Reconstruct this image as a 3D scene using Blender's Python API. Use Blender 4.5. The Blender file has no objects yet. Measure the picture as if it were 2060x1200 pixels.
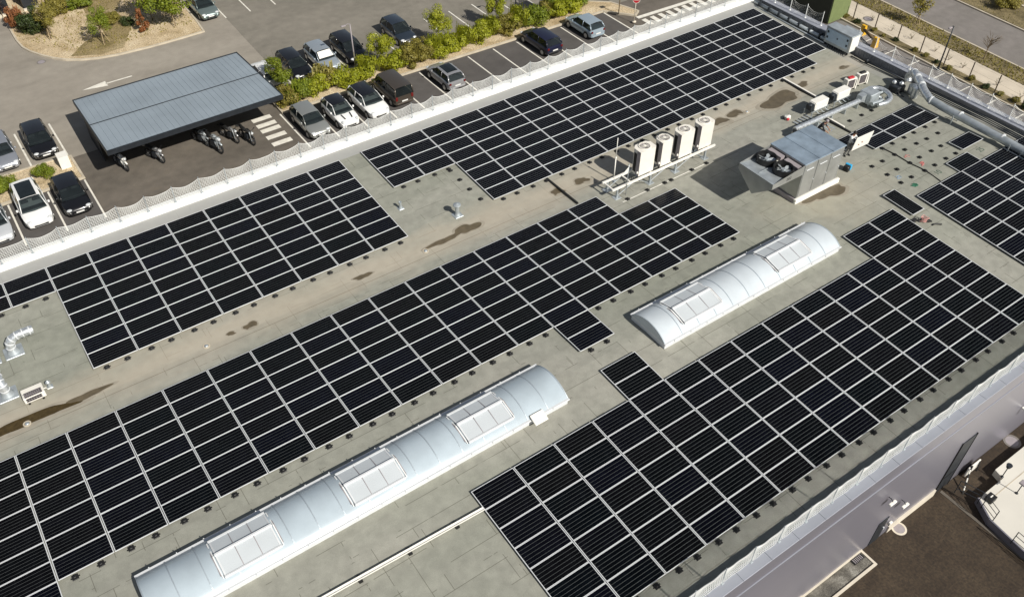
import bpy, bmesh, math, random
from mathutils import Vector, Matrix
R=math.radians
rnd=random.Random(7)
S=bpy.context.scene
COL=S.collection
# ---------------------------------------------------------------- camera
CAMZ=30.518
yaw,pit,rol=R(35.2044),R(43.9352),R(0.3407)
d=Vector((math.cos(pit)*math.sin(yaw),math.cos(pit)*math.cos(yaw),-math.sin(pit)))
r=Vector((math.cos(yaw),-math.sin(yaw),0)); u=r.cross(d)
r2=r*math.cos(rol)+u*math.sin(rol); u2=-r*math.sin(rol)+u*math.cos(rol)
cam=bpy.data.cameras.new('camera'); co=bpy.data.objects.new('camera',cam); COL.objects.link(co)
M=Matrix((r2,u2,-d)).transposed().to_4x4(); M.translation=Vector((0,0,CAMZ)); co.matrix_world=M
cam.sensor_width=36; cam.lens=36*1758.3/2060; cam.clip_start=0.5; cam.clip_end=3000
S.camera=co
# ---------------------------------------------------------------- world, sun
w=bpy.data.worlds.new('World'); S.world=w; w.use_nodes=True
nt=w.node_tree; nt.nodes.clear()
sky=nt.nodes.new('ShaderNodeTexSky'); sky.sky_type='NISHITA'; sky.sun_disc=False
SEL,SAZ=R(40),R(100.5)
sky.sun_elevation=SEL; sky.sun_rotation=math.atan2(-math.cos(SAZ),-math.sin(SAZ))%(2*math.pi)
bg=nt.nodes.new('ShaderNodeBackground'); bg.inputs[1].default_value=0.062
wo=nt.nodes.new('ShaderNodeOutputWorld'); hs=nt.nodes.new('ShaderNodeHueSaturation'); hs.inputs['Saturation'].default_value=.62; nt.links.new(sky.outputs[0],hs.inputs['Color']); nt.links.new(hs.outputs[0],bg.inputs[0]); nt.links.new(bg.outputs[0],wo.inputs[0])
sl=bpy.data.lights.new('sun','SUN'); sl.energy=4.9; sl.angle=R(0.4); sl.color=(1.0,0.955,0.875)
so=bpy.data.objects.new('sun',sl); COL.objects.link(so)
so.rotation_euler=Vector((math.cos(SAZ)*math.cos(SEL),math.sin(SAZ)*math.cos(SEL),-math.sin(SEL))).to_track_quat('-Z','Y').to_euler()
S.view_settings.view_transform='Standard'; S.view_settings.look='None'; S.view_settings.exposure=0.1; S.view_settings.gamma=1
# ---------------------------------------------------------------- levels
YV,YR=31.53,20.09
def zp(Y):
    if Y>YV: return .0319*(Y-YV)
    if Y>YR: return .0358*(YV-Y)
    return .4095-.0342*(YR-Y)
def zr(Y): return zp(Y)-.14
G=-6.8; GS=-7.4
# ---------------------------------------------------------------- materials
def new_mat(name):
    m=bpy.data.materials.new(name); m.use_nodes=True; n=m.node_tree; b=n.nodes['Principled BSDF']; return m,n,b
def lk(n,a,b): n.links.new(a,b)
def mat(name,c,rough=.6,metal=0,var=.12,scale=3.0,bump=0,bscale=60,spec=None,coat=0,c2=None,dirt=None):
    m,n,b=new_mat(name)
    b.inputs['Roughness'].default_value=rough; b.inputs['Metallic'].default_value=metal
    if spec is not None: b.inputs['Specular IOR Level'].default_value=spec
    if coat: b.inputs['Coat Weight'].default_value=coat; b.inputs['Coat Roughness'].default_value=.05
    tc=n.nodes.new('ShaderNodeTexCoord')
    no=n.nodes.new('ShaderNodeTexNoise'); no.inputs['Scale'].default_value=scale; no.inputs['Detail'].default_value=5; lk(n,tc.outputs['Object'],no.inputs['Vector'])
    ra=n.nodes.new('ShaderNodeValToRGB'); e=ra.color_ramp.elements; e[0].position=.3; e[1].position=.72
    ca=c2 if c2 else tuple(x*(1-var) for x in c); cb=tuple(min(1,x*(1+var)) for x in c)
    e[0].color=(*ca,1); e[1].color=(*cb,1)
    lk(n,no.outputs[0],ra.inputs[0]); lk(n,ra.outputs[0],b.inputs['Base Color'])
    if bump:
        n2=n.nodes.new('ShaderNodeTexNoise'); n2.inputs['Scale'].default_value=bscale; lk(n,tc.outputs['Object'],n2.inputs['Vector'])
        bu=n.nodes.new('ShaderNodeBump'); bu.inputs['Strength'].default_value=bump; bu.inputs['Distance'].default_value=.02
        lk(n,n2.outputs[0],bu.inputs['Height']); lk(n,bu.outputs[0],b.inputs['Normal'])
    return m
def mixc(n,fac,a,b,bt='MIX'):
    x=n.nodes.new('ShaderNodeMix'); x.data_type='RGBA'; x.blend_type=bt
    if hasattr(fac,'name'): lk(n,fac,x.inputs[0])
    else: x.inputs[0].default_value=fac
    for v,i in ((a,6),(b,7)):
        if isinstance(v,tuple): x.inputs[i].default_value=(*v,1)
        else: lk(n,v,x.inputs[i])
    return x.outputs[2]
def ramp(n,src,stops):
    x=n.nodes.new('ShaderNodeValToRGB'); e=x.color_ramp.elements
    while len(e)<len(stops): e.new(.5)
    for el,(p,c) in zip(e,stops):
        el.position=p; el.color=(*c,1) if isinstance(c,tuple) else (c,c,c,1)
    lk(n,src,x.inputs[0]); return x.outputs[0]
def noise(n,vec,scale,det=4,dist=0):
    x=n.nodes.new('ShaderNodeTexNoise'); x.inputs['Scale'].default_value=scale; x.inputs['Detail'].default_value=det; x.inputs['Distortion'].default_value=dist
    lk(n,vec,x.inputs['Vector']); return x.outputs[0]
def mapping(n,src,sc=(1,1,1),loc=(0,0,0),rot=(0,0,0)):
    x=n.nodes.new('ShaderNodeMapping'); x.inputs['Scale'].default_value=sc; x.inputs['Location'].default_value=loc; x.inputs['Rotation'].default_value=rot
    lk(n,src,x.inputs['Vector']); return x.outputs[0]
def mth(n,op,a,b=None,clamp=False):
    x=n.nodes.new('ShaderNodeMath'); x.operation=op; x.use_clamp=clamp
    for v,i in ((a,0),(b,1)):
        if v is None: continue
        if isinstance(v,(int,float)): x.inputs[i].default_value=v
        else: lk(n,v,x.inputs[i])
    return x.outputs[0]
def membrane():
    m,n,b=new_mat('roof_membrane'); b.inputs['Roughness'].default_value=.85
    tc=n.nodes.new('ShaderNodeTexCoord').outputs['Object']
    big=noise(n,mapping(n,tc,(.09,.16,.1)),1,5,.6)
    c=ramp(n,big,[(.3,(.240,.246,.203)),(.55,(.286,.284,.242)),(.75,(.328,.317,.274))])
    f=noise(n,tc,2.2,6); c=mixc(n,.5,c,ramp(n,f,[(.3,(.38,.38,.38)),(.7,(.62,.62,.62))]),'OVERLAY')
    fine=noise(n,tc,38,2); c=mixc(n,.25,c,ramp(n,fine,[(.3,(.3,.3,.3)),(.7,(.7,.7,.7))]),'OVERLAY')
    # sheet tone: each membrane sheet a little different, seams thin and patchy
    def sheets(sc,rot,loc,seed,bw,rh):
        br=n.nodes.new('ShaderNodeTexBrick'); lk(n,mapping(n,tc,(1,1,1),loc,(0,0,rot)),br.inputs['Vector'])
        br.inputs['Scale'].default_value=1; br.inputs['Brick Width'].default_value=bw; br.inputs['Row Height'].default_value=rh
        br.inputs['Mortar Size'].default_value=.017; br.inputs['Mortar Smooth'].default_value=.4; br.inputs['Bias'].default_value=0
        br.inputs['Color1'].default_value=(.455,.455,.455,1); br.inputs['Color2'].default_value=(.545,.545,.545,1); br.inputs['Mortar'].default_value=(.5,.5,.5,1)
        return br
    br=sheets(1,0,(0.3,.2,0),0,5.2,1.03)
    c=mixc(n,.55,c,br.outputs[0],'OVERLAY')
    seam=mth(n,'MULTIPLY',br.outputs['Fac'],mth(n,'GREATER_THAN',noise(n,mapping(n,tc,(.5,1.7,1)),1.1,2),.5))
    c=mixc(n,mth(n,'MULTIPLY',seam,.62),c,(.07,.065,.045))
    br2=sheets(1,R(90),(0.1,.4,0),1,2.9,1.02)
    seam2=mth(n,'MULTIPLY',br2.outputs['Fac'],mth(n,'GREATER_THAN',noise(n,mapping(n,tc,(1.3,.5,1),(4,9,2)),.9,2),.56))
    c=mixc(n,mth(n,'MULTIPLY',seam2,.6),c,(.07,.065,.045))
    # sandy silt washed down to the valley
    sp=n.nodes.new('ShaderNodeSeparateXYZ'); lk(n,tc,sp.inputs[0])
    dv=mth(n,'ABSOLUTE',mth(n,'SUBTRACT',sp.outputs[1],31.95))
    sil=mth(n,'MULTIPLY',ramp(n,mth(n,'ADD',mth(n,'DIVIDE',dv,1.75),mth(n,'MULTIPLY',mth(n,'SUBTRACT',noise(n,mapping(n,tc,(.35,1.2,1)),1,5),.5),1.4)),[(.1,1.0),(1,0.0)]),mth(n,'LESS_THAN',sp.outputs[1],45))
    c=mixc(n,mth(n,'MULTIPLY',sil,.5),c,(.47,.40,.31))
    # upstand strip along the north parapet is a cleaner, greyer sheet
    ns=mth(n,'GREATER_THAN',sp.outputs[1],41.32); c=mixc(n,mth(n,'MULTIPLY',ns,.75),c,(.34,.34,.335))
    es=mth(n,'GREATER_THAN',sp.outputs[0],51.6); c=mixc(n,mth(n,'MULTIPLY',es,.4),c,(.31,.31,.30))
    # sandy stain beside the big ventilation unit
    ps=n.nodes.new('ShaderNodeVectorMath'); ps.operation='DISTANCE'; lk(n,mapping(n,tc,(.6,1,0)),ps.inputs[0]); ps.inputs[1].default_value=(22.9,22.2,0)
    st=ramp(n,mth(n,'ADD',mth(n,'DIVIDE',ps.outputs['Value'],3.2),mth(n,'MULTIPLY',mth(n,'SUBTRACT',noise(n,tc,.7,5),.5),1.1)),[(.2,1.0),(1,0.0)])
    c=mixc(n,mth(n,'MULTIPLY',st,.45),c,(.40,.36,.27))
    lk(n,c,b.inputs['Base Color'])
    bu=n.nodes.new('ShaderNodeBump'); bu.inputs['Strength'].default_value=.25; bu.inputs['Distance'].default_value=.01; lk(n,fine,bu.inputs['Height']); lk(n,bu.outputs[0],b.inputs['Normal'])
    return m
def asphalt(name,c,c2,streak=.3,light=None):
    m,n,b=new_mat(name); b.inputs['Roughness'].default_value=.9
    tc=n.nodes.new('ShaderNodeTexCoord').outputs['Object']
    a=noise(n,mapping(n,tc,(.12,.35,1)),1,6,.5); col=ramp(n,a,[(.3,c),(.7,c2)])
    f=noise(n,tc,1.3,8); col=mixc(n,streak,col,ramp(n,f,[(.3,(.25,.25,.25)),(.7,(.75,.75,.75))]),'OVERLAY')
    g=noise(n,tc,70,2); col=mixc(n,.35,col,ramp(n,g,[(.3,(.3,.3,.3)),(.7,(.7,.7,.7))]),'OVERLAY')
    if light:
        s=noise(n,mapping(n,tc,(.5,.5,1),(3,1,0)),1,7,1.5); col=mixc(n,mth(n,'MULTIPLY',ramp(n,s,[(.56,0.0),(.74,1.0)]),.5),col,light)
    lk(n,col,b.inputs['Base Color']); return m
def asphalt_fine(name,c,c2,streak,light):
    m,n,b=new_mat(name); b.inputs['Roughness'].default_value=.85
    tc=n.nodes.new('ShaderNodeTexCoord').outputs['Object']
    col=ramp(n,noise(n,tc,.9,9,.4),[(.32,c),(.68,c2)])
    col=mixc(n,.8,col,ramp(n,noise(n,tc,9,5),[(.3,(.25,.25,.25)),(.7,(.75,.75,.75))]),'OVERLAY')
    col=mixc(n,.6,col,ramp(n,noise(n,tc,55,2),[(.3,(.2,.2,.2)),(.7,(.8,.8,.8))]),'OVERLAY')
    sc=noise(n,mapping(n,tc,(2.6,.5,1),(0,0,0),(0,0,.5)),1.6,8,2.2); col=mixc(n,mth(n,'MULTIPLY',ramp(n,sc,[(.60,0.0),(.72,1.0)]),.45),col,light)
    sc=noise(n,mapping(n,tc,(.5,2.4,1),(5,3,0),(0,0,.2)),1.9,8,1.6); col=mixc(n,mth(n,'MULTIPLY',ramp(n,sc,[(.62,0.0),(.72,1.0)]),.4),col,light)
    lk(n,col,b.inputs['Base Color']); return m
def ground_veg(name,cs,sc=1.0):
    m,n,b=new_mat(name); b.inputs['Roughness'].default_value=.95
    tc=n.nodes.new('ShaderNodeTexCoord').outputs['Object']
    a=noise(n,tc,.35*sc,7,1.0); col=ramp(n,a,[(.3,cs[0]),(.5,cs[1]),(.7,cs[2])])
    g=noise(n,tc,7*sc,4); col=mixc(n,.8,col,ramp(n,g,[(.3,(.22,.22,.22)),(.7,(.78,.78,.78))]),'OVERLAY')
    g2=noise(n,tc,32*sc,2); col=mixc(n,.5,col,ramp(n,g2,[(.3,(.25,.25,.25)),(.7,(.75,.75,.75))]),'OVERLAY')
    lk(n,col,b.inputs['Base Color']); return m
def leafmat(name,c1,c2,trans=.35):
    m,n,b=new_mat(name); b.inputs['Roughness'].default_value=.55
    tc=n.nodes.new('ShaderNodeTexCoord').outputs['Object']
    inf=n.nodes.new('ShaderNodeObjectInfo')
    a=noise(n,tc,1.7,3); c=ramp(n,a,[(.3,c1),(.7,c2)])
    wn=n.nodes.new('ShaderNodeTexWhiteNoise'); 
    ge=n.nodes.new('ShaderNodeNewGeometry'); wn.noise_dimensions='1D'; lk(n,ge.outputs['Random Per Island'],wn.inputs['W'])
    c=mixc(n,.6,c,ramp(n,wn.outputs[0],[(0,(.25,.25,.25)),(1,(.75,.75,.75))]),'OVERLAY')
    lk(n,c,b.inputs['Base Color'])
    tr=n.nodes.new('ShaderNodeBsdfTranslucent'); lk(n,c,tr.inputs[0]); mx=n.nodes.new('ShaderNodeMixShader'); mx.inputs[0].default_value=trans
    lk(n,b.outputs[0],mx.inputs[1]); lk(n,tr.outputs[0],mx.inputs[2]); lk(n,mx.outputs[0],n.nodes['Material Output'].inputs[0])
    return m
def cellmat():
    m,n,b=new_mat('solar_cells'); b.inputs['Roughness'].default_value=.2; b.inputs['IOR'].default_value=1.14
    tc=n.nodes.new('ShaderNodeTexCoord').outputs['Object']; sp=n.nodes.new('ShaderNodeSeparateXYZ'); lk(n,tc,sp.inputs[0])
    inf=n.nodes.new('ShaderNodeObjectInfo').outputs['Random']
    base=ramp(n,inf,[(0,(.0022,.0032,.0045)),(.5,(.0035,.0035,.0042)),(1,(.0025,.003,.0065))])  # random panel tints stand in for varied sky reflection
    nz=noise(n,mapping(n,tc,(2.2,1.2,1)),1.3,3); base=mixc(n,.6,base,ramp(n,nz,[(.3,(.25,.25,.25)),(.7,(.75,.75,.75))]),'OVERLAY')
    def lines(o,off,step,hw):
        x=mth(n,'ADD',o,off+100*step); x=mth(n,'MODULO',x,step); x=mth(n,'ABSOLUTE',mth(n,'SUBTRACT',x,step/2)); return mth(n,'LESS_THAN',x,hw)
    ly=lines(sp.outputs[1],.079,.158,.0046)   # gaps between the six cell rows
    inside=mth(n,'LESS_THAN',mth(n,'ABSOLUTE',sp.outputs[1]),.40)
    c=base
    c=mixc(n,mth(n,'MULTIPLY',mth(n,'MULTIPLY',ly,inside),.9),c,(.13,.14,.14))
    lk(n,c,b.inputs['Base Color']); return m
M={}
M['membrane']=membrane()
M['cells']=cellmat()
M['alu']=mat('aluminium_frame',(.63,.645,.655),.5,.0,.05)
M['asph']=asphalt('asphalt_dark',(.105,.091,.074),(.15,.13,.107),.3,(.15,.125,.095))
M['asph_mid']=asphalt('asphalt_mid',(.17,.156,.128),(.225,.205,.17),.2)
M['asph_light']=asphalt('asphalt_light',(.24,.215,.178),(.31,.28,.235),.15)
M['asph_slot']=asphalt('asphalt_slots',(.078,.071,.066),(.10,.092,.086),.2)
M['asph_yard']=asphalt_fine('asphalt_yard',(.029,.0185,.010),(.048,.033,.019),.9,(.088,.064,.037))
M['asph_road']=asphalt('asphalt_road',(.17,.155,.14),(.215,.195,.18),.2)
M['paint']=mat('road_paint',(.72,.69,.61),.7,0,.12,2.5)
M['kerb']=mat('kerb_concrete',(.50,.44,.34),.85,0,.15,1.5)
M['kerbw']=mat('pale_kerb_concrete',(.62,.56,.46),.85,0,.12,1.5)
M['gravel']=ground_veg('gravel_mulch',[(.36,.27,.15),(.50,.395,.25),(.58,.48,.33)],1.4)
M['drygrass']=ground_veg('dry_grass',[(.16,.125,.045),(.25,.19,.09),(.34,.27,.15)])
M['verge']=ground_veg('verge_grass',[(.10,.08,.035),(.17,.135,.065),(.24,.19,.10)],1.2)
M['sand']=mat('sandy_path',(.56,.49,.39),.9,0,.1,.8,.3,20)
M['stones']=ground_veg('dark_stones',[(.07,.065,.055),(.14,.13,.11),(.24,.23,.20)],3)
M['white']=mat('white_metal',(.78,.76,.70),.5,0,.05)
M['whitewall']=mat('white_membrane',(.80,.80,.78),.6,0,.05)
M['coping']=mat('coping_metal',(.30,.315,.36),.5,.15,.07,.5)
M['clad']=mat('grey_cladding',(.225,.22,.258),.30,.3,.12,.13)
M['clad_e']=mat('grey_upstand',(.22,.225,.24),.6,.1,.15,2)
M['galv']=mat('galvanised_steel',(.46,.50,.52),.42,.5,.18,2.2)
M['duct']=mat('duct_foil',(.70,.73,.75),.30,.7,.25,7,.9,7)
M['steelbox']=mat('steel_cabinet',(.42,.43,.42),.36,.6,.15,1.2)
M['bluesteel']=mat('steel_roof_sheet',(.29,.36,.43),.35,.35,.28,1.3)
M['darksteel']=mat('dark_steel',(.03,.035,.042),.45,.3,.2)
M['black']=mat('black_plastic',(.012,.012,.012),.5,0,.2)
M['rubber']=mat('tyre_rubber',(.018,.018,.018),.8,0,.2)
M['rim']=mat('wheel_alloy',(.42,.42,.42),.35,.7,.1)
M['glass']=mat('car_glass',(.012,.016,.017),.06,0,.3,1.5,spec=.6)
M['lamp']=mat('headlamp_lens',(.55,.57,.58),.12,0,.1)
M['red']=mat('tail_lamp',(.14,.012,.01),.2,0,.1)
M['plate']=mat('number_plate',(.75,.75,.72),.5,0,.03)
M['poly']=mat('polycarbonate',(.40,.465,.51),.2,0,.10,.9)
M['rib']=mat('vault_rib',(.36,.41,.45),.4,.2,.08)
M['skytint_door']=mat('sky_tinted_door',(.50,.62,.72),.45,0,.06)  # sky reflection on the cabinet door, put into its colour
M['polyw']=mat('polycarbonate_pane',(.52,.555,.575),.35,0,.05,.9)
M['acw']=mat('cream_casing',(.76,.73,.66),.5,0,.04)
M['acg']=mat('grey_casing',(.30,.27,.28),.6,0,.1)
M['canopy']=mat('canopy_sheet',(.30,.35,.39),.45,.15,.10,.35)
M['wet']=mat('wet_membrane',(.115,.092,.058),.35,0,.2,3)
M['tide']=mat('dried_silt',(.30,.27,.215),.9,0,.12,2.5)
M['wetd']=mat('muddy_water',(.062,.043,.016),.25,0,.3,5)
M['green']=mat('green_paint',(.16,.20,.08),.6,0,.08)
M['shadegreen']=mat('green_shade_tone',(.035,.04,.026),.6,0,.1)  # container green darkened to stand for its side in shade
M['yellow']=mat('yellow_paint',(.75,.42,.02),.5,0,.1)
M['net']=mat('net_cord',(.84,.85,.82),.8,0,.06)
M['bark']=mat('bark',(.14,.10,.055),.9,0,.25,6)
M['stake']=mat('pale_stake',(.40,.31,.18),.85,0,.15,6)
M['fencep']=mat('rusty_post',(.07,.05,.035),.8,0,.2)
M['skin']=mat('skin',(.35,.19,.13),.6,0,.05)
M['tshirt']=mat('white_shirt',(.70,.72,.72),.8,0,.06)
M['trousers']=mat('grey_trousers',(.20,.20,.195),.85,0,.15,8)
M['dark_cloth']=mat('dark_shirt',(.016,.015,.018),.85,0,.1)
M['hair']=mat('dark_hair',(.01,.008,.007),.7,0,.1)
M['pink']=mat('pink_cord',(.62,.30,.27),.6,0,.1)
M['blue']=mat('blue_bag',(.03,.35,.62),.6,0,.1)
M['signred']=mat('sign_red',(.45,.02,.03),.5,0,.04)
M['terr']=mat('pale_terrace',(.62,.595,.53),.85,0,.06,.5)
M['leafA']=leafmat('leaves_yellow_green',(.25,.28,.010),(.40,.41,.025))
M['leafB']=leafmat('leaves_green',(.14,.19,.010),(.25,.29,.02))
M['leafC']=leafmat('leaves_dark_green',(.035,.055,.012),(.07,.10,.02))
M['leafR']=leafmat('leaves_russet',(.22,.08,.025),(.36,.15,.05))
M['leafO']=leafmat('leaves_olive',(.20,.18,.03),(.33,.28,.055))
M['leafP']=leafmat('leaves_purple',(.03,.02,.03),(.06,.045,.055))
def seeglass():
    m=mat('car_glazing',(.02,.026,.028),.05,0,.2,1.5,spec=.7); n=m.node_tree; b=n.nodes['Principled BSDF']
    tr=n.nodes.new('ShaderNodeBsdfTransparent'); tr.inputs[0].default_value=(.55,.62,.62,1); mx=n.nodes.new('ShaderNodeMixShader'); mx.inputs[0].default_value=.55
    lk(n,tr.outputs[0],mx.inputs[1]); lk(n,b.outputs[0],mx.inputs[2]); lk(n,mx.outputs[0],n.nodes['Material Output'].inputs[0]); return m
M['cglass']=seeglass(); M['seat']=mat('seat_cloth',(.07,.07,.075),.8,0,.2,8)
def carpaint(name,c,metal=.0): return mat(name,c,.28,metal,.03,1,coat=.8)
# ---------------------------------------------------------------- mesh helper
class MB:
    def __init__(s): s.v=[]; s.f=[]; s.mi=[]; s.cur=0
    def add(s,vs,fs):
        o=len(s.v); s.v+= [tuple(v) for v in vs]
        for f in fs: s.f.append(tuple(i+o for i in f)); s.mi.append(s.cur)
        return s
    def box(s,x0,x1,y0,y1,z0,z1,T=None):
        vs=[Vector((x,y,z)) for z in (z0,z1) for y in (y0,y1) for x in (x0,x1)]
        if T is not None: vs=[T@v for v in vs]
        return s.add(vs,[(0,2,3,1),(4,5,7,6),(0,1,5,4),(2,6,7,3),(0,4,6,2),(1,3,7,5)])
    def rbox(s,x0,x1,y0,y1,z0,z1,b=.03,T=None):
        # box with chamfered vertical and top edges
        P=[(x0+b,y0),(x1-b,y0),(x1,y0+b),(x1,y1-b),(x1-b,y1),(x0+b,y1),(x0,y1-b),(x0,y0+b)]
        cx,cy=(x0+x1)/2,(y0+y1)/2
        vs=[Vector((x,y,z0)) for x,y in P]+[Vector((x,y,z1-b)) for x,y in P]
        ins=[(x0+b*1.4,y0+b),(x1-b*1.4,y0+b),(x1-b,y0+b*1.4),(x1-b,y1-b*1.4),(x1-b*1.4,y1-b),(x0+b*1.4,y1-b),(x0+b,y1-b*1.4),(x0+b,y0+b*1.4)]
        vs+=[Vector((x,y,z1)) for x,y in ins]
        if T is not None: vs=[T@v for v in vs]
        fs=[tuple(range(7,-1,-1)),tuple(range(16,24))]
        for k in range(2):
            for i in range(8): j=(i+1)%8; fs.append((k*8+i,k*8+j,k*8+8+j,k*8+8+i))
        return s.add(vs,fs)
    def prism(s,poly,h0,h1,axis='z',T=None):
        def mk(a,b,h): return Vector({'z':(a,b,h),'x':(h,a,b),'y':(a,h,b)}[axis])
        n=len(poly); vs=[mk(a,b,h0) for a,b in poly]+[mk(a,b,h1) for a,b in poly]
        if T is not None: vs=[T@v for v in vs]
        fs=[tuple(range(n-1,-1,-1)),tuple(range(n,2*n))]+[(i,(i+1)%n,n+(i+1)%n,n+i) for i in range(n)]
        return s.add(vs,fs)
    def tube(s,pts,rad,n=8,cap=True):
        pts=[Vector(p) for p in pts]; k=len(pts)
        rs=rad if isinstance(rad,(list,tuple)) else [rad]*k
        rings=[]; up=None
        for i,p in enumerate(pts):
            if i==0: t=pts[1]-p
            elif i==k-1: t=p-pts[i-1]
            else: t=(pts[i+1]-p).normalized()+(p-pts[i-1]).normalized()
            t.normalize()
            if up is None: up=Vector((0,0,1)) if abs(t.z)<.9 else Vector((1,0,0))
            a=t.cross(up)
            if a.length<1e-4: a=t.cross(Vector((0,1,0)))
            a.normalize(); b=a.cross(t).normalized(); up=b
            rings.append([p+(a*math.cos(2*math.pi*j/n)+b*math.sin(2*math.pi*j/n))*rs[i] for j in range(n)])
        vs=[v for rg in rings for v in rg]; fs=[]
        for i in range(k-1):
            for j in range(n): jj=(j+1)%n; fs.append((i*n+j,i*n+jj,(i+1)*n+jj,(i+1)*n+j))
        if cap: fs+= [tuple(range(n)),tuple(range((k-1)*n+n-1,(k-1)*n-1,-1))]
        return s.add(vs,fs)
    def cyl(s,c,rad,h0,h1,n=20,axis='z',r1=None):
        r1=rad if r1 is None else r1
        def mk(a,b,h):
            return {'z':(c[0]+a,c[1]+b,c[2]+h),'x':(c[0]+h,c[1]+a,c[2]+b),'y':(c[0]+a,c[1]+h,c[2]+b)}[axis]
        vs=[mk(rad*math.cos(2*math.pi*i/n),rad*math.sin(2*math.pi*i/n),h0) for i in range(n)]+[mk(r1*math.cos(2*math.pi*i/n),r1*math.sin(2*math.pi*i/n),h1) for i in range(n)]
        return s.add(vs,[tuple(range(n-1,-1,-1)),tuple(range(n,2*n))]+[(i,(i+1)%n,n+(i+1)%n,n+i) for i in range(n)])
    def ring(s,c,ro,ri,h0,h1,n=24):
        vs=[]
        for rr,h in ((ro,h0),(ro,h1),(ri,h1),(ri,h0)):
            vs+=[(c[0]+rr*math.cos(2*math.pi*i/n),c[1]+rr*math.sin(2*math.pi*i/n),c[2]+h) for i in range(n)]
        fs=[]
        for k in range(4):
            for i in range(n): j=(i+1)%n; fs.append((k*n+i,k*n+j,((k+1)%4)*n+j,((k+1)%4)*n+i))
        return s.add(vs,fs)
    def sphere(s,c,rx,ry=None,rz=None,n=12,m=8):
        ry=rx if ry is None else ry; rz=rx if rz is None else rz
        vs=[(c[0],c[1],c[2]+rz)]
        for i in range(1,m):
            a=math.pi*i/m
            vs+=[(c[0]+rx*math.sin(a)*math.cos(2*math.pi*j/n),c[1]+ry*math.sin(a)*math.sin(2*math.pi*j/n),c[2]+rz*math.cos(a)) for j in range(n)]
        vs.append((c[0],c[1],c[2]-rz)); fs=[]
        for j in range(n): fs.append((0,1+j,1+(j+1)%n)); fs.append((len(vs)-1,1+(m-2)*n+(j+1)%n,1+(m-2)*n+j))
        for i in range(m-2):
            for j in range(n): a=1+i*n+j; b=1+i*n+(j+1)%n; fs.append((a,a+n,b+n,b))
        return s.add(vs,fs)
    def mesh(s,name,mats,smooth=False):
        me=bpy.data.meshes.new(name); me.from_pydata(s.v,[],s.f)
        ms=mats if isinstance(mats,list) else [mats]
        for m in ms: me.materials.append(M[m] if isinstance(m,str) else m)
        if len(ms)>1: me.polygons.foreach_set('material_index',s.mi)
        if smooth: me.polygons.foreach_set('use_smooth',[True]*len(me.polygons))
        bm=bmesh.new(); bm.from_mesh(me); bmesh.ops.recalc_face_normals(bm,faces=bm.faces); bm.to_mesh(me); bm.free()
        if smooth=='auto':
            me.set_sharp_from_angle(angle=R(38))
        me.update(); return me
    def mk(s): s.marks=getattr(s,'marks',[])+[(len(s.v),len(s.f))]; return s
    def build_each(s,name,mats,parent=None,smooth=False):
        mk=s.marks+[(len(s.v),len(s.f))]
        for (v0,f0),(v1,f1) in zip(mk,mk[1:]):
            if v1==v0: continue
            q=MB(); q.v=s.v[v0:v1]; q.f=[tuple(i-v0 for i in f) for f in s.f[f0:f1]]; q.mi=s.mi[f0:f1]; q.build(name,mats,parent,smooth)
    def build(s,name,mats,parent=None,smooth=False,loc=(0,0,0),rot=None):
        o=bpy.data.objects.new(name,s.mesh(name,mats,smooth)); COL.objects.link(o); o.location=loc
        if rot: o.rotation_euler=rot
        if parent: o.parent=parent
        return o
def tag(o,label,cat,group=None,kind=None):
    o['label']=label; o['category']=cat
    if group: o['group']=group
    if kind: o['kind']=kind
    return o
def thing(name,label,cat,loc=(0,0,0),rz=0,group=None):
    o=bpy.data.objects.new(name,None); COL.objects.link(o); o.location=loc; o.rotation_euler=(0,0,rz); o.empty_display_size=.3
    return tag(o,label,cat,group)
def struct(name,mb,m,smooth=False,kind='structure'):
    o=mb.build(name,m,None,smooth); o['kind']=kind; return o
ORD=['first','second','third','fourth','fifth','sixth','seventh','eighth','ninth','tenth','eleventh','twelfth','thirteenth','fourteenth','fifteenth','sixteenth','seventeenth','eighteenth']+['%dth'%i for i in range(19,80)]
def smooth_path(pts,n=6):
    P=[Vector(p) for p in pts]; out=[]
    for i in range(len(P)-1):
        p0=P[max(i-1,0)];p1=P[i];p2=P[i+1];p3=P[min(i+2,len(P)-1)]
        for k in range(n):
            t=k/n; out.append(.5*((2*p1)+(p2-p0)*t+(2*p0-5*p1+4*p2-p3)*t*t+(3*p1-p0-3*p2+p3)*t**3))
    out.append(P[-1]); return out
# ================================================================ GROUND
mb=MB(); xs=[-400,-60,20,53,62,100,700]; ys=[(-400,GS),(8.3,GS),(16,G),(45,G),(120,G),(900,G)]
vs=[(x,y,z-.02) for y,z in ys for x in xs]; nx=len(xs)
mb.add(vs,[(j*nx+i,j*nx+i+1,(j+1)*nx+i+1,(j+1)*nx+i) for j in range(len(ys)-1) for i in range(nx-1)])
struct('ground',mb,'asph')
def sheet(name,poly,z,m,kind='structure'):
    mb=MB(); n=len(poly); mb.add([(x,y,z) for x,y in poly],[tuple(range(n))]); return struct(name,mb,m,kind=kind)
sheet('car_park',[(-40,62.3),(19.4,62.3),(21.3,66.3),(21.8,67.8),(22.05,79.9),(22.3,140),(-40,140)],G,'asph_light')
sheet('car_park',[(21.31,66.3),(21.81,67.8),(22.06,79.9),(22.31,140),(120,140),(120,58.9),(53.3,58.9),(53.3,62.35),(19.42,62.35)],G+.004,'asph_mid')
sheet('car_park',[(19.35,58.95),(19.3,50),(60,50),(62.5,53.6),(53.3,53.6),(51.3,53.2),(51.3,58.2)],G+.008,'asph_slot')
sheet('car_park',[(-12,59.1),(-12,50),(4.25,50),(4.25,59.1)],G+.008,'asph_slot')
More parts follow.
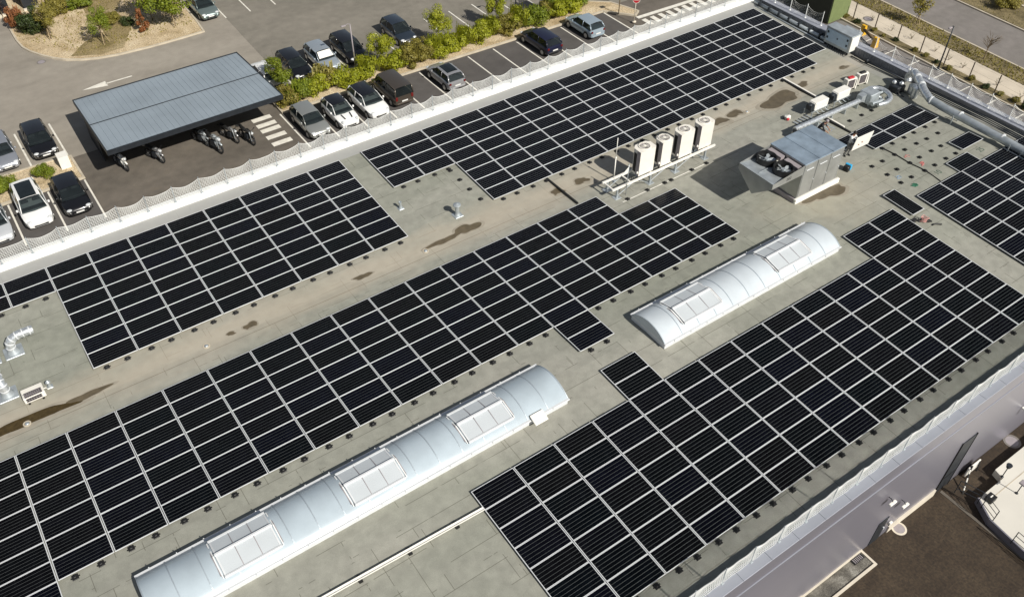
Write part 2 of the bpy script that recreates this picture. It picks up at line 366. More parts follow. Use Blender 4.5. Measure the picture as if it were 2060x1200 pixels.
sheet('yard',[(-40,-60),(90,-60),(90,8.22),(-40,8.22)],GS,'asph_yard')
sheet('car_park',[(53.6,8.5),(68.2,8.5),(68.5,44.5),(60,46),(53.6,46)],G+.004 if False else G-.004,'asph_road')
# ---- painted markings (structure)
mb=MB()
def line(a,b,wd=.12,z=G+.014):
    a=Vector((*a,z)); b=Vector((*b,z)); t=(b-a).normalized(); nrm=Vector((-t.y,t.x,0))*wd/2
    mb.add([a-nrm,b-nrm,b+nrm,a+nrm],[(0,1,2,3)])
for x,y0,y1 in [(19.28,53.6,59.1),(21.7,53.6,57.6),(24.16,53.5,58.6),(26.6,53.4,58.6),(29.1,53.4,58.5),(31.57,53.35,58.45),(34.0,53.3,58.4),(36.4,53.25,58.4),(38.95,53.2,58.3),(41.38,53.2,58.25),(43.8,53.2,58.2),(46.25,53.15,58.15),(48.65,53.1,58.15)]: line((x,y0),(x,y1))
line((51.3,53.1),(51.3,58.15),.14)
for x in (22.0,24.45,26.95,29.4,31.8,34.3,36.8,39.5,42.05,44.5,47,49.5): line((x,62.5),(x+.05,66.6 if x>30 else 67.2))
for x in (19.5,22.0,24.37,26.86,29.3,31.8,34.3): line((x,77.0),(x+.05,82.2))
for x in (-3.5,-.92,1.72,4.24): line((x,53.8),(x,59.0))
for x in (-3.4,-1,1.55,4.08): line((x,62.8),(x-.05,67.95),.13)
for y in (55.45,56.5,57.55,58.35,59.3): 
    mb.add([(17.05,y-.27,G+.014),(18.6,y-.27,G+.014),(18.6,y+.27,G+.014),(17.05,y+.27,G+.014)],[(0,1,2,3)])
# arrow
z=G+.014; mb.add([(7.55,71.5,z),(9.5,71.05,z),(9.5,71.95,z)],[(0,1,2)]); line((9.45,71.5),(11.6,71.52),.16)
# zebra by the stop sign + stop line
line((53.2,55.62),(70,55.0),.45)
for i in range(13):
    x=53.25+i*.98; mb.add([(x,53.9,z),(x+.5,53.9,z),(x+.5,55.1,z),(x,55.1,z)],[(0,1,2,3)])
for y in (43.2,40.7,38.24,35.83,33.27,30.77,28.3,25.8,23.3,20.8): line((66.3,y),(68.0,y),.12,G+.008)
struct('road_marking',mb,'paint')
# ---- planted islands with kerbs
def island(name,poly,top,kerbm='kerb',m='gravel',kw=.16,h=.13):
    mb=MB(); n=len(poly); cx=sum(p[0] for p in poly)/n; cy=sum(p[1] for p in poly)/n
    inner=[]
    for i in range(n):
        p0=Vector(poly[i-1]);p1=Vector(poly[i]);p2=Vector(poly[(i+1)%n])
        t1=(p1-p0).normalized();t2=(p2-p1).normalized(); n1=Vector((-t1.y,t1.x));n2=Vector((-t2.y,t2.x)); q=(n1+n2); q=q/max(.3,q.length_squared)*2
        inner.append(p1+q*kw)
    vs=[(p[0],p[1],G-.02) for p in poly]+[(p[0],p[1],G+h) for p in poly]+[(p[0],p[1],G+h) for p in inner]+[(p[0],p[1],G+h-.05) for p in inner]
    fs=[]
    for k in range(3):
        for i in range(n): j=(i+1)%n; fs.append((k*n+i,k*n+j,(k+1)*n+j,(k+1)*n+i))
    mb.add(vs,fs); struct('kerb',mb,kerbm)
    sheet(name,[(p[0],p[1]) for p in inner],G+h-.045,m)
    return inner
# polygons counter-clockwise
island('planting_bed',[(19.45,59.05),(51.3,58.3),(53.3,55.9),(54.2,56.5),(53.2,59.4),(50,62.1),(19.45,62.2)],0)
island('planting_bed',[(-12,59.15),(4.35,59.15),(4.3,62.5),(3.6,62.7),(-12,62.7)],0)
isl=[(19.4,75.5),(19.6,78),(19.75,83.1),(19.9,95),(4.9,95),(5.15,87.6),(5.1,83.2),(5.25,81.6),(5.6,80.5),(6.2,79.3),(6.9,78.2),(7.8,77.2),(8.85,76.5),(10.1,75.95),(11.7,75.6),(14.4,75.4),(17,75.4)]
island('planting_bed',isl,0)
sheet('grass',[(8.3,77.6),(10.5,76.5),(12.5,76.6),(13.5,78.5),(14.5,80.5),(14,84),(16.5,88),(12,88.5),(11.5,84),(12,80.5),(10,79.5)],G+.1,'drygrass')
mb=MB(); mb.box(3.25,3.95,61.0,61.8,G+.08,G+1.05)
tag(mb.build('utility_cabinet','white'),'white utility box standing on the planted strip beside the motorcycle shelter','utility box')
# ---- east side: kerb, border, path, verge, road, grass
def strip(name,x0,x1,z,m,y0=-20,y1=200,dx=.06):
    # boundary leans slightly with Y
    f=lambda x,y:x+dx*(y-35)
    return sheet(name,[(f(x0,y0),y0),(f(x1,y0),y0),(f(x1,y1),y1),(f(x0,y1),y1)],z,m)
mb=MB()
for (xk,z1,ym) in ((68.2,G+.12,46),(74.25,G+.12,120),(80.5,G+.12,120)):
    f=lambda y:xk+.045*(y-38)
    vs=[];
    for y in (-20,ym):
        vs+=[(f(y),y,G-.02),(f(y)+.18,y,G-.02),(f(y)+.18,y,z1),(f(y),y,z1)]
    mb.add(vs,[(0,1,5,4),(1,2,6,5),(2,3,7,6),(3,0,4,7),(0,3,2,1),(4,5,6,7)])
struct('kerb',mb,'kerb')
strip('border_soil',68.38,69.3,G+.07,'verge',-20,46,.045)
strip('path',69.3,71.9,G+.05,'sand',-20,200,.045)
strip('verge',71.9,74.25,G+.08,'verge',-20,200,.045)
strip('road',74.43,80.5,G+.004,'asph_road',-20,200,.045)
strip('verge',80.68,140,G+.09,'verge',-20,200,.045)
mb=MB(); mb.box(84.6,84.9,-10,90,G+.1,G+.16); struct('path',mb,'sand')
# ================================================================ BUILDING
B=thing('warehouse_building','long grey metal-clad warehouse whose flat roof carries the solar panels','building')
XW,XE=-14.0,52.75
mb=MB()
X=[XW,XE]; prof=[(8.68,zr(8.68)),(YR,zr(YR)),(YV,zr(YV)),(42.26,zr(42.26))]
vs=[(x,y,z) for x in X for y,z in prof]; mb.add(vs,[(0,1,5,4),(1,2,6,5),(2,3,7,6)])
mb.build('roof','membrane',B)
mb=MB(); mb.box(XW,53.37,8.23,8.33,GS-.3,.36); mb.box(XW,53.37,42.72,42.82,G-.2,.44); mb.box(53.37,53.47,8.23,42.82,GS-.3,.44); mb.box(XW-.1,XW,8.23,42.82,GS-.3,.44)
mb.build('wall','clad',B)
mb=MB(); mb.box(XW,53.4,8.20,8.229,-.83,-.79); 

mb.build('cladding_joint','coping',B)
mb=MB(); mb.box(XW,22.2,8.17,8.2285,GS-.05,GS+.33); mb.box(22.2,26.45,8.17,8.2285,GS-.05,GS+.2); mb.box(28.3,32.0,8.15,8.2285,GS-.05,GS+.5); mb.build('plinth','kerbw',B)
# parapets
mb=MB(); mb.box(XW,XE,8.331,8.66,-.6,.44); mb.build('parapet','clad_e',B)
mb=MB(); mb.box(XW,XE,42.26,42.719,-.4,.46); mb.build('parapet','whitewall',B)
mb=MB(); mb.box(52.75,53.369,8.34,42.71,-.4,.46)
for i in range(150): y=9+i*.22; mb.box(52.72,52.752,y,y+.05,-.1,.42)
mb.build('parapet','clad_e',B)
# copings in lengths
mb=MB(); x=XW
while x<53.4: mb.rbox(x,min(x+1.512,53.5),8.18,8.70,.44,.475,.012); x+=1.52
mb.build('coping','coping',B)
mb=MB(); x=XW
while x<53.4: mb.rbox(x,min(x+2.99,53.5),42.24,42.86,.461,.50,.012); x+=3.0
mb.build('coping','whitewall',B)
mb=MB(); y=8.72
while y<42.2: mb.rbox(52.70,53.52,y,min(y+2.49,42.23),.461,.50,.012); y+=2.5
mb.build('coping','coping',B)
# doors and wall fittings on the south wall
dr=MB(); dr.box(26.95,27.7,8.20,8.2285,GS+.02,-5.45); dd=dr.build('door','darksteel',B)
mb=MB(); mb.box(27.55,27.62,8.14,8.2,-6.4,-6.25); mb.build('handle','alu',dd)
dr=MB(); dr.box(32.1,33.2,8.19,8.2285,GS+.02,-3.2); dr.cur=1; dr.box(32.05,32.1,8.17,8.2285,GS,-3.15); dr.box(33.2,33.25,8.17,8.2285,GS,-3.15); dr.box(32.1,33.2,8.17,8.19,-6.1,-6.04); dr.build('tall_glazed_door',['darksteel','black'],B)
def wall_lamp(x,z):
    t=thing('wall_lamp','white wall lamp on the grey facade '+('right of' if x>27.5 else 'above')+' the small dark door','wall lamp',(x,8.2,z))
    mb=MB(); mb.tube([(0,0,.2),(0,-.15,.22),(0,-.25,.12)],.02,6); mb.build('bracket','darksteel',t)
    mb=MB(); mb.rbox(-.22,.22,-.34,-.2,.0,.1,.02); mb.build('lamp_head','white',t)
wall_lamp(26.25,-2.75); wall_lamp(28.0,-4.5)
t=thing('security_camera','white dome camera high on the grey facade near the picture edge','camera',(37.9,8.2,-4.6))
mb=MB(); mb.box(-.06,.06,-.22,0,.0,.1); mb.build('bracket','white',t); mb=MB(); mb.sphere((0,-.3,-.02),.13); mb.build('dome','white',t,True)
t=thing('exit_lamp','small white wall lamp beside the dark door near the ground','wall lamp',(28.05,8.2,-6.25)); mb=MB(); mb.rbox(-.1,.1,-.12,0,-.08,.08,.02); mb.build('housing','white',t); mb=MB(); mb.box(-.06,.06,-.08,0,-.2,-.09); mb.build('junction','black',t)
# ================================================================ SOLAR PANELS
PX,PY=2.10,1.0191; PL,PW=2.065,1.004
def px_of(p):
    v=Vector(p)-Vector((0,0,CAMZ)); dz=v.dot(d); return 1030+1758.3*v.dot(r2)/dz,600-1758.3*v.dot(u2)/dz,dz
mb=MB(); mb.box(-PL/2+.0302,PL/2-.0302,-PW/2+.0252,PW/2-.0252,-.028,-.006); ME_CELL=mb.mesh('solar_cells','cells')
mb=MB(); a,b,c,e=PL/2,PW/2,.025,.033
for (x0,x1,y0,y1) in ((-a,a,-b,-b+c),(-a,a,b-c,b),(-a,-a+.03,-b+c,b-c),(a-.03,a,-b+c,b-c)): mb.box(x0,x1,y0,y1,-e,0)
ME_FR=mb.mesh('frame','alu')
AR={'A':((17.8458,41.2327),'net-side array'),
    'B':((16.4187,41.1955),'left array beside the white net'),
    'C':((-4.4968,29.9782),'long middle array'),
    'D':((10.2270,17.3300),'big front right array'),
    'E':((41.7379,19.3595),'array at the far right edge'),
    'F':((43.7619,25.8331),'small array by the panel carrier')}
cells=[]
for i in range(16):
    for j in range(8):
        if i<2 and j>3: continue
        if i==15 and j>7: continue
        if i==15 and j==7: continue
        cells.append(('A',i,j))
# far block carries one more part column
for j in range(7): cells.append(('A',15.0001,j)) if False else None
for i in range(-12,0):
    for j in range(8):
        if i<-8 and j>1: continue
        cells.append(('B',i,j))
for i in range(-5,17):
    for j in range(9):
        ok=(i<=14 and j<7) or (i in (15,16) and 2<=j<7) or (i==11 and j in (7,8)) or (i<0 and j==7)
        if ok: cells.append(('C',i,j))
for i in range(0,14):
    for j in range(-2,7):
        ok=j>=0 or i==4 or i in (12,13)
        if ok: cells.append(('D',i,j))
for i in range(0,6):
    for j in range(0,10):
        if XE-.4>41.74+(i+1)*PX: cells.append(('E',i,j))
for i in range(-1,3):
    for j in range(2):
        if i==-1 and j==1: continue
        cells.append(('F',i,j))
allp=[]
for bk,i,j in cells:
    ox,oy=AR[bk][0]; cx=ox+(i+.5)*PX; cy=oy-(j+.5)*PY
    slope={'A':.0319,'B':.0319,'C':-.0358,'F':-.0358,'D':.0342,'E':.0342}[bk]
    x,y,dz=px_of((cx,cy,zp(cy)))
    if x<-70 or x>2130 or y<-40 or y>1240: continue
    allp.append([dz,bk,i,j,cx,cy,zp(cy),slope,0])
singles=[(48.98,21.14,zp(21.14)-.0,-.0358,0,'single solar panel alone among mounting feet near the big duct'),
         (46.87,19.84,zp(19.84)-.03,.0342,.0,'single solar panel joined to the top edge of the far right array'),
         (40.64,19.42,zp(19.42)-.0,.0342,math.pi/2,'lone solar panel turned crosswise above the big front right array')]
for s_ in singles: allp.append([0,'S',0,0,*s_[:3],s_[3],s_[4],s_[5]])
allp.sort(key=lambda q:q[0])
near,far=allp[:300],allp[300:]
def side(bk,i,j):
    rows=sorted({q[3] for q in allp if q[1]==bk}); js=sorted({q[3] for q in allp if q[1]==bk})
    row=sorted(q[2] for q in allp if q[1]==bk and q[3]==j)
    return js.index(j),row.index(i)
for q in near:
    dz,bk,i,j,cx,cy,cz,sl_,rz=q[:9]
    o=bpy.data.objects.new('solar_panel',ME_CELL); COL.objects.link(o); o.location=(cx,cy,cz)
    o.rotation_euler=((math.atan(sl_) if not rz else 0)+rnd.gauss(0,.0022),(0 if not rz else -math.atan(sl_))+rnd.gauss(0,.0015),rz+rnd.gauss(0,.0006))
    if bk=='S': lab=q[9]
    else:
        a,b_=side(bk,i,j); lab='solar panel, %s from left, %s row of the %s'%(ORD[b_],ORD[a],AR[bk][1])
    tag(o,lab,'solar panel','solar panels laid flat on the warehouse roof')
    f=bpy.data.objects.new('frame',ME_FR); COL.objects.link(f); f.parent=o
if far:
    m1=MB()
    for q in far:
        dz,bk,i,j,cx,cy,cz,sl_,rz=q[:9]; T=Matrix.Translation((cx,cy,cz))@Matrix.Rotation(math.atan(sl_),4,'X')
        m1.cur=1
        for (x0,x1,y0,y1) in ((-1.0325,1.0325,-b,-b+.033),(-1.0325,1.0325,.502-.033,.502),(-1.0325,-1.0325+.033,-.469,.469),(1.0325-.033,1.0325,-.469,.469)):
            m1.box(x0,x1,max(y0,-.502),y1 if y1<.5 or y1==.502 else .502,-.033,0,T) if False else None
        for (x0,x1,y0,y1) in ((-1.0325,1.0325,-.502,-.477),(-1.0325,1.0325,.477,.502),(-1.0325,-1.0025,-.477,.477),(1.0025,1.0325,-.477,.477)): m1.box(x0,x1,y0,y1,-.033,0,T)
        m1.cur=2; m1.box(-1.0023,1.0023,-.4768,.4768,-.028,-.006,T)
        m1.cur=3
        for k in range(5): yy=-.316+k*.158; m1.box(-.97,.97,yy-.0045,yy+.0045,-.0058,-.0050,T)
    cf=mat('far_cells',(.003,.0034,.0058),.16,0,.3,.5); cf.node_tree.nodes['Principled BSDF'].inputs['IOR'].default_value=1.2
    lnm=mat('cell_gap',(.15,.16,.16),.4,0,.05)
    o=m1.build('solar_panel_field',['alu','alu',cf,lnm]); tag(o,'the farthest rows of black solar panels beside the net and far corner','solar panels','solar panels laid flat on the warehouse roof','stuff')
# ---- mounting feet
mb=MB(); mb.rbox(-.12,.12,-.12,.12,0,.035,.01); mb.rbox(-.05,.05,-.06,.06,.035,.10,.01); mb.box(-.17,.17,-.025,.025,0,.02); ME_FT=mb.mesh('mounting_foot','black')
feet=[]
def edge_feet(bk,i0,i1,jj,lab,off=.0):
    ox,oy=AR[bk][0]; y=oy-jj*PY-.13
    for i in range(i0,i1):
        for fx in (.56,1.52): feet.append((ox+i*PX+fx,y,lab))
edge_feet('A',0,2,4,'under the stepped end of the net-side array')
edge_feet('A',2,15,8,'along the near edge of the net-side array')
edge_feet('B',-8,0,8,'along the near edge of the left array')
edge_feet('B',-11,-8,2,'below the short rows at the left picture edge')
edge_feet('C',-1,11,7,'along the near edge of the long middle array')
edge_feet('C',11,12,9,'below the two stepped panels of the middle array')
edge_feet('C',12,17,7,'along the middle array beside the short skylight')
edge_feet('D',1,14,7,'along the front right array in the net shadow')
edge_feet('F',0,3,2,'along the near edge of the small array')
for x,y in [(48.53,22.75),(47.41,22.75),(46.45,22.79),(45.3,22.78),(47.41,21.75),(46.47,21.74),(45.31,21.74),(45.32,20.69),(46.46,20.73),(47.41,20.72),(44.35,22.79),(44.34,21.71),(44.35,20.68),(43.16,21.73),(42.24,21.71),(43.17,20.73),(42.2,20.73),(43.19,22.78),(42.23,22.79)]: feet.append((x,y,'in the bare grid waiting for panels'))
for x,y in [(47.48,26.95),(46.5,26.95),(45.32,26.94),(44.39,26.93)]: feet.append((x,y,'between the foil duct and the small array'))
for x,y in [(18.62,36.3),(18.62,35.25),(18.62,34.2),(18.66,33.1)]: feet.append((x+2.85,y+.55,'standing free beside the roof vent'))
for x,y in [(28.4,28.85),(29.9,28.85),(31.2,28.8),(31.7,28.8),(33.4,28.85),(34.6,28.85)]: feet.append((x,y,'in front of the four tall cooling units'))
cnt={}
keep=[]
for x,y,l in feet:
    a,b_,dz=px_of((x,y,zr(y)))
    if -10<a<2070 and -10<b_<1210: keep.append((x,y,l)); cnt[l]=cnt.get(l,0)+1
keep.sort(key=lambda q:(q[2],q[0],q[1])); idx={}
for x,y,l in keep:
    idx[l]=idx.get(l,0)+1
    o=bpy.data.objects.new('mounting_foot',ME_FT); COL.objects.link(o); o.location=(x,y,zr(y)+.001); o.rotation_euler=(0,0,.0)
    tag(o,'black mounting foot, %s from left %s'%(ORD[idx[l]-1],l),'mounting foot','black mounting feet on the roof')
# ================================================================ ROOF DETAILS
def blob(cx,cy,rx,ry,seed,n=40,amp=.25,dz=.004,m='wet'):
    rg=random.Random(seed); ph=[rg.uniform(0,6.28) for _ in range(6)]; mb=MB(); vs=[]
    for i in range(n):
        a=2*math.pi*i/n; q=1+sum(amp/(k+1.5)*math.sin((k+2)*a+ph[k]) for k in range(6))
        x=cx+rx*q*math.cos(a); y=cy+ry*q*math.sin(a); vs.append((x,y,zr(y)+dz))
    vs.append((cx,cy,zr(cy)+dz+.002)); mb.add(vs,[(i,(i+1)%n,n) for i in range(n)])
    struct('puddle',mb,m)
for k,(cx,cy,rx,ry,m) in enumerate([(-3.9,31.72,2.1,.40,'wetd'),(-1.0,31.78,.85,.2,'wet'),(5.75,31.75,.22,.12,'wet'),(6.75,31.72,.42,.18,'wet'),(12.95,31.75,.45,.17,'wet'),(17.9,31.8,.95,.2,'wet'),(19.5,31.95,.8,.32,'wet'),(25.6,31.75,.4,.28,'wet'),(27.4,31.8,.45,.3,'wet'),(38.7,31.75,.62,.38,'wet'),(40.1,31.9,.55,.36,'wet'),(43.8,31.45,1.5,.68,'wet'),(46.6,31.9,.42,.26,'wet'),(50.7,31.85,.35,.22,'wet'),(38.2,22.55,1.15,.42,'wet'),(37.2,22.75,.9,.3,'wet')]): blob(cx,cy,rx*1.22,ry*1.3,k+3,dz=.002,m='tide'); blob(cx,cy,rx,ry,k+3,m=m)
mb=MB(); y=YV-.35; mb.add([(XW,y,zr(y)+.003),(52.5,y,zr(y)+.003),(52.5,y+.02,zr(y)+.003),(XW,y+.02,zr(y)+.003)],[(0,1,2,3)]); struct('roof_seam',mb,'wet')
for x,l in ((-3.68,'left by the muddy puddle'),(4.47,'between the left array and middle array'),(16.63,'at the left tip of the long wet patch'),(40.91,'right of the two round wet patches')):
    t=thing('roof_drain','round roof drain in the valley, '+l,'roof drain',(x,31.62,zr(31.62)))
    mb=MB(); mb.ring((0,0,0),.17,.11,.002,.03,20); mb.build('rim','kerb',t); mb=MB(); mb.sphere((0,0,.02),.1,.1,.05,12,6); mb.build('strainer','galv',t,True)
# vents
def vent(x,y,h,r0,cap,label):
    t=thing('roof_vent',label,'roof vent',(x,y,zr(y)))
    mb=MB(); mb.rbox(-r0*2.2,r0*2.2,-r0*2.2,r0*2.2,.002,.03,.02); mb.cyl((0,0,0),r0*1.5,.03,.16,18,r1=r0); mb.build('flashing','galv',t)
    mb=MB(); mb.cyl((0,0,0),r0,.16,h,18); mb.build('pipe','galv',t,'auto')
    mb=MB(); 
    if cap: mb.cyl((0,0,0),r0*1.9,h-.02,h+.04,20,r1=r0*1.7); mb.cyl((0,0,0),r0*1.7,h+.04,h+.12,20,r1=.02)
    else: mb.ring((0,0,0),r0*1.15,r0*.8,h,h+.04)
    mb.build('cap','galv',t)
vent(17.3,35.45,.42,.075,False,'small open metal vent pipe between the left array and the stepped array')
vent(19.65,33.2,.72,.12,True,'taller metal vent with a white conical cap near the stepped array')
vent(-2.3,33.2,.3,.06,True,'tiny capped vent right of the small air conditioner')
# elbows on the left
def elbow(x,y,path,rad,label,s=.42):
    t=thing('bent_duct',label,'duct',(x,y,zr(y)))
    mb=MB(); mb.rbox(-s,s,-s,s,.002,.06,.02); mb.build('base_plate','galv',t)
    mb=MB(); mb.cyl((0,0,0),rad*1.45,.06,.26,22,r1=rad); mb.build('collar','galv',t,'auto')
    mb=MB(); P=smooth_path(path,4); mb.tube(P,rad,18); mb.build('duct','duct',t,'auto')
    mb=MB()
    for k in range(3,len(P)-1,3):
        tt=(P[k+1]-P[k-1]).normalized()*.022; mb.tube([P[k]-tt,P[k]+tt],rad*1.1,18)
    mb.build('clamp_ring','alu',t,'auto')
elbow(-3.13,36.25,[(0,0,.15),(0,0,.45),(.12,.02,.72),(.42,.03,.86),(.8,.03,.88),(1.15,.03,.86)],.2,'silver bent duct on the left roof, its mouth pointing right')
elbow(-3.98,33.75,[(0,0,.15),(0,0,.45),(-.03,.12,.72),(-.05,.4,.9),(-.06,.8,.95)],.2,'silver bent duct left of the small air conditioner, cut by the frame')
elbow(-4.15,36.25,[(0,0,.15),(0,0,.5),(-.1,.05,.72),(-.5,.08,.85)],.2,'silver duct at the very left picture edge')
def splitunit(x,y,z,rz,label,tilt=0,wd=.86,dp=.34,h=.62,lay=False,redc=False):
    t=thing('air_conditioner',label,'air conditioner',(x,y,z),rz)
    T=Matrix.Rotation(tilt,4,'X')
    mb=MB(); mb.rbox(-wd/2,wd/2,-dp/2,dp/2,.08,h+.08,.03,T); mb.build('casing','acw',t)
    mb=MB()
    for k in range(7): xx=-wd*.38+k*wd*.115; mb.box(xx,xx+.012,-dp/2-.02,-dp/2-.003,.14,h+.02,T)
    for k in range(6): zz=.15+k*.1; mb.box(-wd*.4,wd*.34,-dp/2-.025,-dp/2-.012,zz,zz+.012,T)
    mb.build('grille','acg',t)
    mb=MB(); mb.box(-wd*.39,wd*.33,-dp/2-.0035,-dp/2+.01,.14,h+.03,T); mb.build('fan_opening','black',t)
    mb=MB()
    for sx in (-.3,.3): mb.box(sx-.04,sx+.04,-dp/2-.05,dp/2+.05,0,.08)
    mb.build('foot_rail','black',t)
    mb=MB(); mb.tube([(wd/2,-.05,.3),(wd/2+.1,-.05,.28),(wd/2+.12,0,.12),(wd/2+.25,.05,.06)],.02,6); mb.build('pipe','white',t)
    return t
t=splitunit(-3.0,33.0,zr(33)+.0,0,'small cream air conditioner on the roof at the left, grille up',wd=.92,dp=.66,h=.30)
mb=MB()
for k in range(9): mb.box(-.34+k*.085,-.33+k*.085,-.3,.02,.386,.396)
for k in range(5): mb.box(-.36,.36,-.3+k*.075,-.29+k*.075,.3965,.404)
mb.build('top_grille','acg',t); mb=MB(); mb.box(-.37,.37,-.31,.03,.3805,.3845); mb.build('top_fan_opening','black',t)
# ---- skylights
M['polyb']=mat('whiter_polycarbonate',(.53,.58,.615),.25,0,.08,.9)
def skylight(x0,x1,hatches,label,pol='poly'):
    y0,y1=18.78,21.16; t=thing('barrel_skylight',label,'skylight',((x0+x1)/2,20,zr(20)))
    ox=(x0+x1)/2; a,b_=x0-ox,x1-ox; Y0,Y1=y0-20,y1-20; zb=.27
    mb=MB(); mb.box(a,b_,Y0,Y0+.05,-.25,zb); mb.box(a,b_,Y1-.05,Y1,-.25,zb); mb.box(a,a+.05,Y0+.05,Y1-.05,-.25,zb); mb.box(b_-.05,b_,Y0+.05,Y1-.05,-.25,zb); mb.build('kerb_upstand','alu',t)
    mb=MB(); mb.rbox(a-.05,b_+.05,Y0-.09,Y0+.06,zb,zb+.05,.015); mb.rbox(a-.05,b_+.05,Y1-.06,Y1+.09,zb,zb+.05,.015)
    k=a+.5
    while k<b_: mb.box(k,k+.04,Y0-.11,Y0-.09,zb-.02,zb+.07); mb.box(k,k+.04,Y1+.09,Y1+.11,zb-.02,zb+.07); k+=1.06
    mb.build('gutter_rail','alu',t)
    rise=.46; half=(Y1-Y0)/2-.02; N=18
    def arc(f,dr=0):
        an=math.pi*f; 
        # shallow circular arc
        Rr=(half*half+rise*rise)/(2*rise); th=math.asin(half/Rr); q=-th+2*th*f
        return ((Y0+Y1)/2+(Rr+dr)*math.sin(q),zb+.05+(Rr+dr)*math.cos(q)-(Rr-rise))
    mb=MB(); nx=max(2,int((b_-a)/1.06)); vs=[];fs=[]
    for i in range(nx+1):
        x=a+(b_-a)*i/nx
        for j in range(N+1): y,z=arc(j/N); vs.append((x,y,z))
    for i in range(nx):
        for j in range(N): k=i*(N+1)+j; fs.append((k,k+N+1,k+N+2,k+1))
    mb.add(vs,fs); mb.build('vault',pol,t,True)
    for x,nm in ((a,'end_cap'),(b_,'end_cap')):
        mb=MB(); pts=[arc(j/N) for j in range(N+1)]; mb.add([(x,y,z) for y,z in pts]+[(x,Y1,zb),(x,Y0,zb)],[tuple(range(N+3))]); mb.build(nm,pol,t)
    mb=MB()
    for i in range(nx+1):
        mb.mk(); x=a+(b_-a)*i/nx; w_=.04 if 0<i<nx else .05
        for j in range(N):
            y,z=arc(j/N,.012); yy,zz=arc((j+1)/N,.012); y_,z_=arc(j/N,-.01); yy_,zz_=arc((j+1)/N,-.01)
            mb.add([(x-w_/2,y,z),(x+w_/2,y,z),(x+w_/2,yy,zz),(x-w_/2,yy,zz),(x-w_/2,y_,z_),(x+w_/2,y_,z_),(x+w_/2,yy_,zz_),(x-w_/2,yy_,zz_)],[(0,1,2,3),(0,4,5,1),(2,6,7,3),(1,5,6,2),(3,7,4,0)])
    mb.build_each('arch_bar','rib',t)
    for h0,h1 in hatches:
        A,Bx=h0-ox,h1-ox; ym=(Y0+Y1)/2; ye0,ye1=Y0+.30,Y1-.40; ze=zb+.38; zt=zb+.59
        H=thing.__globals__['bpy'].data.objects.new('smoke_hatch',None); COL.objects.link(H); H.parent=t; H.location=(0,0,0)
        mb=MB()
        for (ya,za,yb,zb2) in ((ye0,ze,ym,zt),(ym,zt,ye1,ze)):
            mb.add([(A,ya,za),(Bx,ya,za),(Bx,yb,zb2),(A,yb,zb2),(A,ya,za-.03),(Bx,ya,za-.03),(Bx,yb,zb2-.03),(A,yb,zb2-.03)],[(0,1,2,3),(4,7,6,5),(0,4,5,1),(2,6,7,3),(1,5,6,2),(0,3,7,4)])
        mb.build('pane','polyw',H)
        mb=MB(); mb.rbox(A-.02,Bx+.02,ym-.06,ym+.06,zt-.01,zt+.06,.02); mb.rbox(A-.02,Bx+.02,ye0-.07,ye0+.04,ze-.06,ze+.035,.02); mb.box(A-.02,Bx+.02,ye1-.03,ye1+.05,ze-.06,ze+.03)
        for f_ in (0.,.97): 
            xx=A+(Bx-A)*f_; 
            for (ya,za,yb,zb2) in ((ye0,ze,ym,zt),(ym,zt,ye1,ze)):
                mb.add([(xx,ya,za+.012),(xx+.06,ya,za+.012),(xx+.06,yb,zb2+.012),(xx,yb,zb2+.012),(xx,ya,za-.04),(xx+.06,ya,za-.04),(xx+.06,yb,zb2-.04),(xx,yb,zb2-.04)],[(0,1,2,3),(4,7,6,5),(0,4,5,1),(2,6,7,3),(1,5,6,2),(0,3,7,4)])
        mb.build('hatch_frame','alu',H)
        mb=MB()
        for f_ in (.333,.667):
            mb.mk(); xx=A+(Bx-A)*f_
            for (ya,za,yb,zb2) in ((ye0+.05,ze,ym-.06,zt),(ym+.06,zt,ye1-.04,ze)):
                mb.add([(xx,ya,za+.02),(xx+.025,ya,za+.02),(xx+.025,yb,zb2+.02),(xx,yb,zb2+.02)],[(0,1,2,3)])
        mb.build_each('glazing_bar','acg',H)
        mb=MB()
        for xx in (A-.09,Bx+.05):
            mb.prism([(ye0,zb+.30),(ym,zb+.44),(ye1,zb+.28),(ye1,ze-.02),(ym,zt-.03),(ye0,ze-.02)],xx,xx+.04,'x')
        mb.prism([(A,zb+.2),(Bx,zb+.2),(Bx,ze-.06),(A,ze-.06)],ye0,ye0+.02,'y'); mb.build('hatch_skirt','whitewall',H)
        mb=MB(); mb.prism([(A,zb+.2),(Bx,zb+.2),(Bx,ze-.06),(A,ze-.06)],ye1-.02,ye1,'y')
        for xx in (A-.13,Bx+.095): mb.prism([(ye0+.1,zb+.34),(ym,zb+.50),(ye1-.1,zb+.32),(ye1-.1,zb+.37),(ym,zb+.56),(ye0+.1,zb+.38)],xx,xx+.03,'x')
        mb.build('lifting_arm','acg',H)
    return t
skylight(-2.05,16.3,[(.66,2.9),(6.0,8.25),(11.3,13.55)],'long translucent barrel skylight with three raised hatches')
skylight(22.05,34.4,[(23.5,25.95),(29.95,32.4)],'shorter translucent barrel skylight with two raised hatches','polyb')
mb=MB(); T=Matrix.Translation((14.6,18.62,zr(18.6)+.40))@Matrix.Rotation(R(22),4,'X'); mb.rbox(-.34,.34,-.26,.26,0,.05,.02,T); mb.box(-.05,.05,-.05,.2,-.3,0,T)
tag(mb.build('access_box','white'),'square white plate on the edge of the long skylight near its right end','access box')
